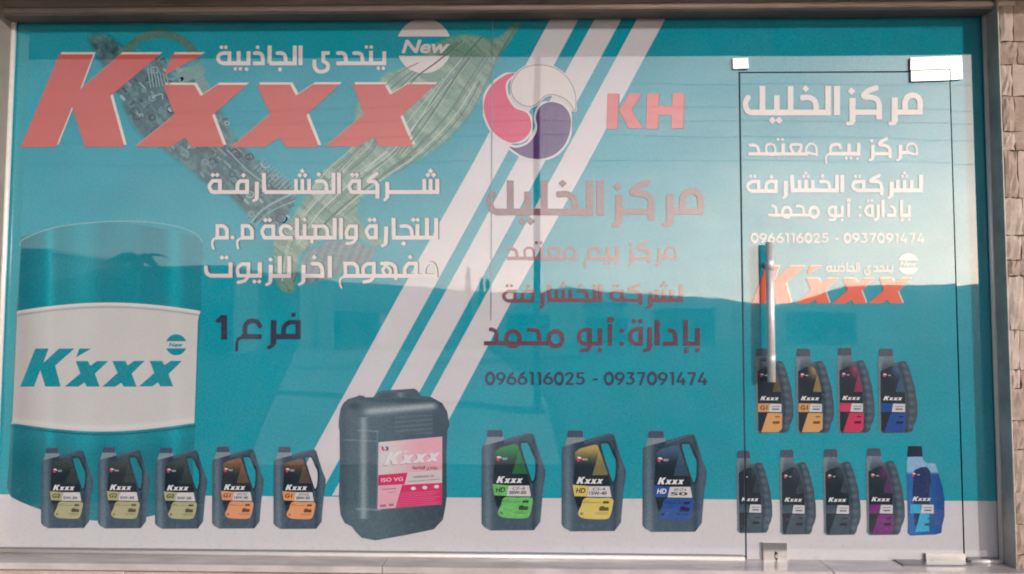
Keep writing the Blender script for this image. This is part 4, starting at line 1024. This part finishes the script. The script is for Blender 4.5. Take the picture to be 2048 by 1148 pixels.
slim(door, 1590, 698, 1668, 866, GO, (172, 146, 86), 'G1', 'orange labelled slim bottle second in the upper row')
slim(door, 1673, 696.4, 1749.4, 866, (192, 64, 96), (184, 60, 96), None, 'crimson labelled slim bottle')
slim(door, 1754.7, 698, 1835, 866, (40, 78, 146), (62, 104, 142), None, 'blue labelled slim bottle in the upper row')
GY = (66, 84, 94)
xg0 = lambda y: Q(XD1 - GAP, 0, P(1485, float(y)).z)[0]
k0, k1 = xg0(900), xg0(1100)
gl = lambda y: k0 + (k1 - k0) * (y - 900) / 200
slim(win, 1472, 902, 1544.5, 1066, GY, (60, 74, 84), None, 'left sliver of the grey bottle cut by the door gap', clip=lambda x, y: x - gl(y))
k2 = (Q(XD1 + GAP, 0, 0.5)[0] - Q(XD1 - GAP, 0, 0.5)[0])
slim(door, 1472, 902, 1544.5, 1066, GY, (60, 74, 84), None, 'grey labelled slim bottle cut by the door gap', clip=lambda x, y: gl(y) + k2 - x)
slim(door, 1558, 900, 1632, 1069, GY, (58, 72, 82), None, 'grey labelled slim bottle second in the lower row')
slim(door, 1645, 899, 1721.5, 1070, GY, (66, 80, 88), None, 'grey labelled slim bottle third in the lower row')
slim(door, 1731, 897, 1809.7, 1070, (116, 52, 120), (104, 56, 108), None, 'purple labelled slim bottle')
slim(door, 1813, 893.6, 1892, 1071, (60, 168, 206), (44, 60, 92), None, 'blue screen wash bottle with black cap', blue=True)

# ------------------------------------------------------------------ the large printed canister
cm = zm(670, 770, 3.5875)
sil = [(40, 170), (60, 130), (95, 100), (158, 82), (170, 74), (205, 76), (215, 88), (275, 88), (290, 70), (312, 48), (340, 40), (570, 25), (592, 38), (618, 78), (690, 85), (770, 130), (806, 190), (822, 290), (808, 320), (800, 480), (802, 800), (792, 880), (775, 965), (710, 1035), (500, 1078), (290, 1115), (190, 1095), (150, 1055), (120, 1015), (70, 990), (40, 930), (28, 800), (35, 600), (33, 330), (26, 300), (28, 240)]
def can_col(U, V):
    n = fbm(U / 60, V / 60, 3) - 0.5
    c = mixc((80, 102, 112), (58, 78, 90), sst(250, 800, U) + 0.4 * n)
    c = mixc(c, (146, 164, 170), 0.85 * np.exp(-((U - 205) / 26) ** 2) * (V > 230) * (V < 960))
    c = mixc(c, (58, 76, 90), 0.5 * np.exp(-((U - 60) / 30) ** 2))
    sh = np.exp(-((V - (185 - 0.09 * (U - 300))) / 26) ** 2) * sst(170, 260, U) * sst(760, 690, U)
    c = mixc(c, (168, 182, 184), 0.85 * sh)
    c = mixc(c, (44, 58, 70), 0.8 * np.exp(-((V - 150) / 26) ** 2) * np.exp(-((U - 140) / 50) ** 2))
    rib = (0.5 + 0.5 * np.sin((V + 0.08 * U) / 5.2)) * (V > 215) * (V < 350) * (U > 430) * (U < 700)
    c = mixc(c, (104, 124, 136), 0.5 * rib)
    c = mixc(c, (150, 168, 174), 0.7 * np.exp(-((U - 305) / 5) ** 2) * (V > 320) * (V < 900) * 0.6)
    c = mixc(c, (46, 60, 72), 0.6 * np.exp(-((V - (1000 + 0 * U)) / 200) ** 2) * sst(300, 700, U) * 0.5)
    for (a, b_, x0, x1) in ((325, 4, 160, 312), (888, 5, 150, 330), (392, 3, 60, 300)):
        c = mixc(c, (160, 176, 182), 0.6 * np.exp(-((V - a - 0.05 * (U - x0)) / b_) ** 2) * (U > x0) * (U < x1))
    hd_ = (V < 100 - 0.03 * U) & (V > 58 - 0.03 * (U - 300)) & (U > 318) & (U < 585)
    c = np.where(hd_[:, None], mixc((66, 84, 98), (104, 126, 134), np.exp(-((U - 470) / 26) ** 2)), c)
    return c
cn = piece('printed_canister', win, lambda U, V: f_poly(U, V, sil), (15, 10, 835, 1125), cm, 1.6, can_col, 3, 'large slate printed canister with pink label')
poly('label_panel', cn, [(313, 410), (770, 370), (768, 855), (305, 892)], (206, 196, 198), 5, cm)
piece('label_panel', cn, lambda U, V: f_poly(U, V, [(330, 409), (770, 371), (768, 610), (520, 628), (330, 640)]), (300, 360, 780, 650), cm, 2, lambda U, V: mixc((208, 200, 202), (222, 158, 170), sst(340, 640, U) * 0.85), 6)
poly('pink_band', cn, [[(312, 645), (522, 628), (500, 712), (309, 722)], [(482, 716), (770, 700), (768, 854), (434, 881)]], (206, 58, 108), 7, cm)
poly('pink_band', cn, [(309, 726), (476, 717), (430, 881), (306, 891)], (222, 168, 182), 7, cm)
for (u, v) in ((563, 741), (645, 735), (729, 728)):
    piece('white_oval', cn, lambda U, V, u=u, v=v: (np.hypot((U - u) / 18, (V - v) / 12) - 1) * 12, (u - 22, v - 16, u + 22, v + 16), cm, 1.0, (220, 214, 214), 8)
pxr = lambda r: rect_px(cm, r)
lx = pxr((345, 488, 752, 580))
logo(cn, (lx[0], lx[1], lx[2], lx[3]), (150, 140, 148), 7, hl=None, name='brand_lettering', skew=-0.075)
logo(cn, (lx[0] + 1.3, lx[1] - 1.3, lx[2] + 1.3, lx[3] - 1.3), (216, 212, 214), 8, name='brand_lettering', skew=-0.075)
r = pxr((332, 668, 488, 695)); lettering('tag_lettering', cn, 'ISO VG', r, (236, 196, 206), 9, bold=0.02, skew=-0.06)
r = pxr((565, 652, 715, 668)); lettering('grade_lettering', cn, 'HYDRAULIC OIL', r, (130, 116, 126), 9, bold=0.01, skew=-0.06)
rows = []
for k in range(8):
    y = 765 + k * 13; rows.append([(475 - k * 5, y + 8), (750 - (k % 3) * 18, y - 7), (750 - (k % 3) * 18, y - 4), (475 - k * 5, y + 11)])
poly('small_print', cn, rows, (226, 120, 152), 9, cm)
poly('small_print', cn, [[(340, 745), (440, 738), (440, 744), (340, 751)], [(380, 768), (440, 764), (440, 767), (380, 771)], [(325, 858), (368, 855), (368, 872), (325, 875)], [(388, 852), (422, 850), (422, 866), (388, 868)], [(520, 690), (755, 672), (755, 676), (520, 694)]], (150, 112, 126), 9, cm)
arabic(cn, A_CHAL, remap(45, 1975, *[q for q in (pxr((555, 575, 735, 610))[0], pxr((555, 575, 735, 610))[2])], 65, 385, pxr((555, 578, 735, 610))[1], pxr((555, 578, 735, 612))[3]), (112, 92, 100), 8, step=0.8)
mini = [('O', 345, 452, 15)]
ink('emblem_mark', cn, [G((335, 435), (350, 445), (352, 462), (372, 465), (350, 474), (334, 460))], cm, (206, 60, 96), 8, step=0.8)
ink('emblem_mark', cn, [G((360, 440), (378, 440), (388, 452), (380, 470), (362, 472), (372, 458))], cm, (92, 84, 130), 8, step=0.8)

# ================================================================== door furniture
def wx(px, py, y=0): return P(px, py, y)
hb = Vector((P(1541, 640, -0.052).x, -0.052, 0))
def hz(py): return P(1541, py, -0.052).z
ph = MB().tube((hb.x, hb.y, hz(764)), (hb.x, hb.y, hz(485)), 0.0165, 24).build('pull_handle', M['handle'], door, 'long vertical satin steel tube', smooth=True)
for y0, y1 in ((515, 541), (705, 731)):
    MB().tube((hb.x, hb.y, hz(y1)), (hb.x, hb.y, hz(y0)), 0.0172, 24).build('collar', M['handle'], ph, smooth=True)
    zc = (hz(y0) + hz(y1)) / 2
    MB().tube((hb.x, hb.y + 0.012, zc), (hb.x, -0.002, zc), 0.007, 16).tube((hb.x, -0.006, zc), (hb.x, -0.0012, zc), 0.013, 20).build('standoff', M['steel'], ph, smooth=True)
def plate(name, parent, pts, y0, m='steel', label=None):
    q = [(P(*p).x, P(*p).z) for p in pts]
    return MB().prism_y(q, y0, -0.004).build(name, M[m], parent, label)
plate('corner_patch', side, [(1464, 118), (1495, 117), (1496, 138.5), (1465, 139.5)], -0.014, label='small square steel clamp left of the door head')
plate('hinge_patch', side, [(1818.5, 117), (1920.5, 113.5), (1922, 159.5), (1899.5, 161.5), (1898, 138.6), (1818.5, 142)], -0.014, label='stepped steel patch above the door corner')
plate('hinge_patch', door, [(1819, 144.5), (1895, 141.5), (1896.5, 162), (1819.5, 164.5)], -0.0135, label='steel patch on the door top corner')
lp = plate('floor_lock', door, [(1524, 1083.5), (1571.5, 1084), (1573, 1124), (1525.5, 1123)], -0.014, label='square steel lock patch at the door foot')
plate('keyhole', lp, [(1548, 1101), (1552, 1102.5), (1553.5, 1109), (1552, 1117), (1549.5, 1119), (1547, 1112), (1547, 1105)], -0.0165, m='dark')
MB().tube((P(1551, 1110).x, -0.019, P(1551, 1110).z), (P(1551, 1110).x, -0.0142, P(1551, 1110).z), 0.0075, 18).build('lock_cylinder', M['alu'], lp, smooth=True)
plate('hinge_patch', door, [(1848.5, 1105.5), (1926.5, 1105.5), (1929, 1129.5), (1850, 1128.5)], -0.014, label='steel pivot patch at the door foot')
fp = thing('floor_spring', (P(1865, 1136).x, -0.05, ZMARB), 'flat steel floor spring cover in the threshold below the door pivot', 'floor hinge')
x0, x1 = P(1796, 1136, -0.03).x, P(1934, 1136, -0.03).x
MB().box(x0, x1, -0.075, 0.0, ZMARB - 0.002, ZMARB + 0.005, 0.002).build('cover_plate', M['plate_dark'], fp)
MB().tube((P(1908, 1130).x, -0.006, ZMARB + 0.004), (P(1908, 1130).x, -0.006, ZDB + 0.003), 0.008, 14).build('pivot', M['alu'], fp, smooth=True)

mh = bpy.data.materials.new('haze'); mh.use_nodes = True
mh.node_tree.nodes.remove(mh.node_tree.nodes['Principled BSDF'])
pv_ = mh.node_tree.nodes.new('ShaderNodeVolumePrincipled'); pv_.inputs['Color'].default_value = (0.93, 0.93, 0.93, 1); pv_.inputs['Density'].default_value = 0.0004; pv_.inputs['Anisotropy'].default_value = 0.5
mh.node_tree.links.new(pv_.outputs[0], mh.node_tree.nodes['Material Output'].inputs['Volume']); M['haze'] = mh
# ================================================================== the place behind the camera, seen mirrored in the glass
def elev_pt(px, py, dist): return behind(px, py, dist)
ridge = [(-900, 560), (-500, 545), (-200, 556), (0, 562), (200, 560), (400, 552), (600, 560), (720, 566), (850, 572), (905, 575), (975, 581), (1060, 585), (1085, 584), (1102, 577), (1135, 573), (1165, 577), (1200, 583), (1290, 590), (1360, 597), (1450, 600), (1500, 611), (1560, 615), (1610, 608), (1660, 590), (1700, 577), (1760, 574), (1830, 575), (1900, 574), (1935, 568), (2050, 560), (2300, 548), (2600, 560), (3200, 566)]
vv = []; ff = []; D1, D2 = 900.0, 1300.0
fx = []
for k in range(len(ridge) - 1):
    for j in range(6):
        t = j / 6; a_, b_ = ridge[k], ridge[k + 1]
        fx.append((a_[0] + (b_[0] - a_[0]) * t, a_[1] + (b_[1] - a_[1]) * t + rb.uniform(-0.9, 0.9)))
for px, py in fx:
    top_ = behind(px, py, D1)
    base_ = behind(px, 662, D1 - 260)
    mid_ = (top_ + base_) / 2; mid_.z = top_.z * 0.42 + rb.uniform(-3, 3)
    far_ = behind(px, py, D2)
    vv += [(base_.x, base_.y, GR - 1), tuple(mid_), tuple(top_), (far_.x, far_.y, GR - 1)]
for k in range(len(fx) - 1):
    for j in range(3): q = k * 4 + j; ff.append((q, q + 1, q + 5, q + 4))
o = world_mesh('hills', vv, ff, M['hill'], smooth=True); tag(o, kind='structure')

def house(px0, px1, pytop, dist, depth, m, label, cat='house', group=None, floors=1, roof=False):
    a_, b_ = behind(px0, pytop, dist), behind(px1, pytop, dist)
    x0, x1 = sorted((a_.x, b_.x)); zt = a_.z
    h = thing('house', ((x0 + x1) / 2, -dist, GR), label, cat, group)
    MB().box(x0, x1, -dist - depth, -dist, GR, zt - 0.02).build('wall', M[m], h)
    MB().box(x0 - 0.15, x1 + 0.15, -dist - depth - 0.1, -dist + 0.12, zt - 0.018, zt + 0.16).build('roof', M['concrete'], h)
    n = max(2, int((x1 - x0) / 3.2))
    for f in range(floors):
        hh = (zt - GR) / floors
        for k in range(n):
            cx = x0 + (k + 0.5) * (x1 - x0) / n; z0_ = GR + f * hh + hh * 0.32; w = 0.55
            fr_ = MB().box(cx - w - 0.08, cx + w + 0.08, -dist + 0.001, -dist + 0.05, z0_ - 0.08, z0_ + hh * 0.42 + 0.08).build('window', M['shutter'], h)
            MB().box(cx - w, cx + w, -dist + 0.051, -dist + 0.06, z0_, z0_ + hh * 0.42).build('pane', M['winglass'], fr_)
    return h
house(20, 100, 503, 34, 8, 'grey_wall', 'grey flat roofed block at the far left across the street', floors=2)
house(92, 470, 536, 40, 9, 'grey_wall', 'long low grey building across the street', floors=1)
house(470, 600, 549, 46, 9, 'grey_wall', 'lower grey building beside the long one', floors=1)
house(1030, 1084, 602, 30, 2.0, 'white_wall', 'white little house straight across the yard')
house(1176, 1250, 612, 36, 3.0, 'white_wall', 'white low house on the far side of the road')
house(1330, 1430, 622, 75, 7, 'plaster', 'cream house below the hills')
house(640, 760, 628, 70, 7, 'plaster', 'cream house behind the yard')
house(1620, 1720, 630, 90, 7, 'plaster', 'far cream house opposite the door')

def crown(mb_v, mb_f, c, rx, rz, n, s, rr_):
    for k in range(n):
        th_ = rr_.uniform(0, 2 * math.pi); ph_ = math.acos(rr_.uniform(-1, 1)); q = rr_.uniform(0.5, 1) ** 0.5
        p = Vector((c[0] + rx * q * math.sin(ph_) * math.cos(th_), c[1] + rx * q * math.sin(ph_) * math.sin(th_), c[2] + rz * q * math.cos(ph_)))
        a_ = Vector((rr_.uniform(-1, 1), rr_.uniform(-1, 1), rr_.uniform(-1, 1))).normalized() * s
        b_ = Vector((rr_.uniform(-1, 1), rr_.uniform(-1, 1), rr_.uniform(-1, 1))).normalized() * s
        i = len(mb_v); mb_v += [tuple(p - a_), tuple(p + b_), tuple(p + a_), tuple(p - b_)]; mb_f.append((i, i + 1, i + 2, i + 3))
# palm
pp = behind(266, 517, 26); pt = thing('palm_tree', (pp.x, -26, GR), 'short palm tree with drooping fronds across the street', 'palm tree')
MB().tube((pp.x, -26, GR), (pp.x + 0.1, -26, pp.z), 0.2, 12, 0.14).build('trunk', M['trunk'], pt, smooth=True)
rp = random.Random(4)
for k in range(26):
    az_ = 2 * math.pi * k / 26 + rp.uniform(-.1, .1); up = rp.uniform(0.15, 0.75); ln = rp.uniform(1.0, 1.5)
    vv = []; ff = []
    for j in range(9):
        t = j / 8; r_ = ln * t; zz = pp.z + ln * (up * t - 0.75 * t * t) ; w = 0.16 * math.sin(math.pi * min(1, t + 0.12)) + 0.01
        d = Vector((math.cos(az_), math.sin(az_), 0)); s_ = Vector((-d.y, d.x, 0))
        c_ = Vector((pp.x + 0.1, -26, 0)) + d * r_
        vv += [(c_.x - s_.x * w, c_.y - s_.y * w, zz - w * 0.5), (c_.x, c_.y, zz), (c_.x + s_.x * w, c_.y + s_.y * w, zz - w * 0.5)]
        if j: q = len(vv) - 6; ff += [(q, q + 1, q + 4, q + 3), (q + 1, q + 2, q + 5, q + 4)]
    world_mesh('frond', vv, ff, M['leaf'], pt)
# cypresses and pole
for (px, pt_, dist, r_, lab) in ((935, 538, 60, 0.55, 'tallest cypress beyond the road'), (961, 556, 62, 0.35, 'short cypress nearest the tallest one'), (974, 553, 62, 0.35, 'slim cypress at the outer end of the row')):
    top_ = behind(px, pt_, dist); tr = thing('cypress_tree', (top_.x, -dist, GR), lab, 'cypress')
    MB().tube((top_.x, -dist, GR), (top_.x, -dist, top_.z * 0.6), 0.12, 8, 0.06).build('trunk', M['trunk'], tr)
    vv = []; ff = []; rr_ = random.Random(px); hgt = top_.z - GR
    for k in range(60):
        t = rr_.random(); crown(vv, ff, (top_.x, -dist, GR + 0.4 + t * (hgt - 0.5)), r_ * (1 - t) ** 0.7 + 0.05, 0.35, 6, 0.16, rr_)
    world_mesh('crown', vv, ff, M['leaf'], tr)
pb = behind(1073.5, 600, 9.5); up_ = thing('utility_pole', (pb.x, -9.5, GR), 'tall timber utility pole across the street carrying cables', 'utility pole')
MB().tube((pb.x, -9.5, GR), (pb.x, -9.5, 7.2), 0.062, 14, 0.05).build('pole', M['wood'], up_, smooth=True)
MB().box(pb.x - 0.8, pb.x + 0.8, -9.58, -9.52, 6.6, 6.7).build('crossarm', M['wood'], up_)
for k, (y_, sag, dx_) in enumerate(((168, 0.10, 0), (214, 0.16, 0.2), (243, 0.10, 0), (272, 0.2, -0.1), (322, 0.12, 0))):
    zc = behind(1073, y_, 9.4).z; cb = MB(); pts = []
    for j in range(25):
        x = -34 + j * 68 / 24; ph_ = (x - pb.x) % 34 / 34
        pts.append((x, -9.4, zc - sag * 4 * ph_ * (1 - ph_) + 0.2 * sag + dx_ * 0))
    for j in range(24): cb.tube(pts[j], pts[j + 1], 0.0032, 5)
    c_ = cb.build('overhead_cable', M['cable']); tag(c_, ('highest', 'second highest', 'middle', 'second lowest', 'lowest')[k] + ' overhead cable strung past the pole', 'cable', 'cables strung along the street')
hz_ = MB().box(-2100, 2100, -1700, 400, GR - 2.0, 95).build('haze', M['haze']); tag(hz_, kind='stuff')
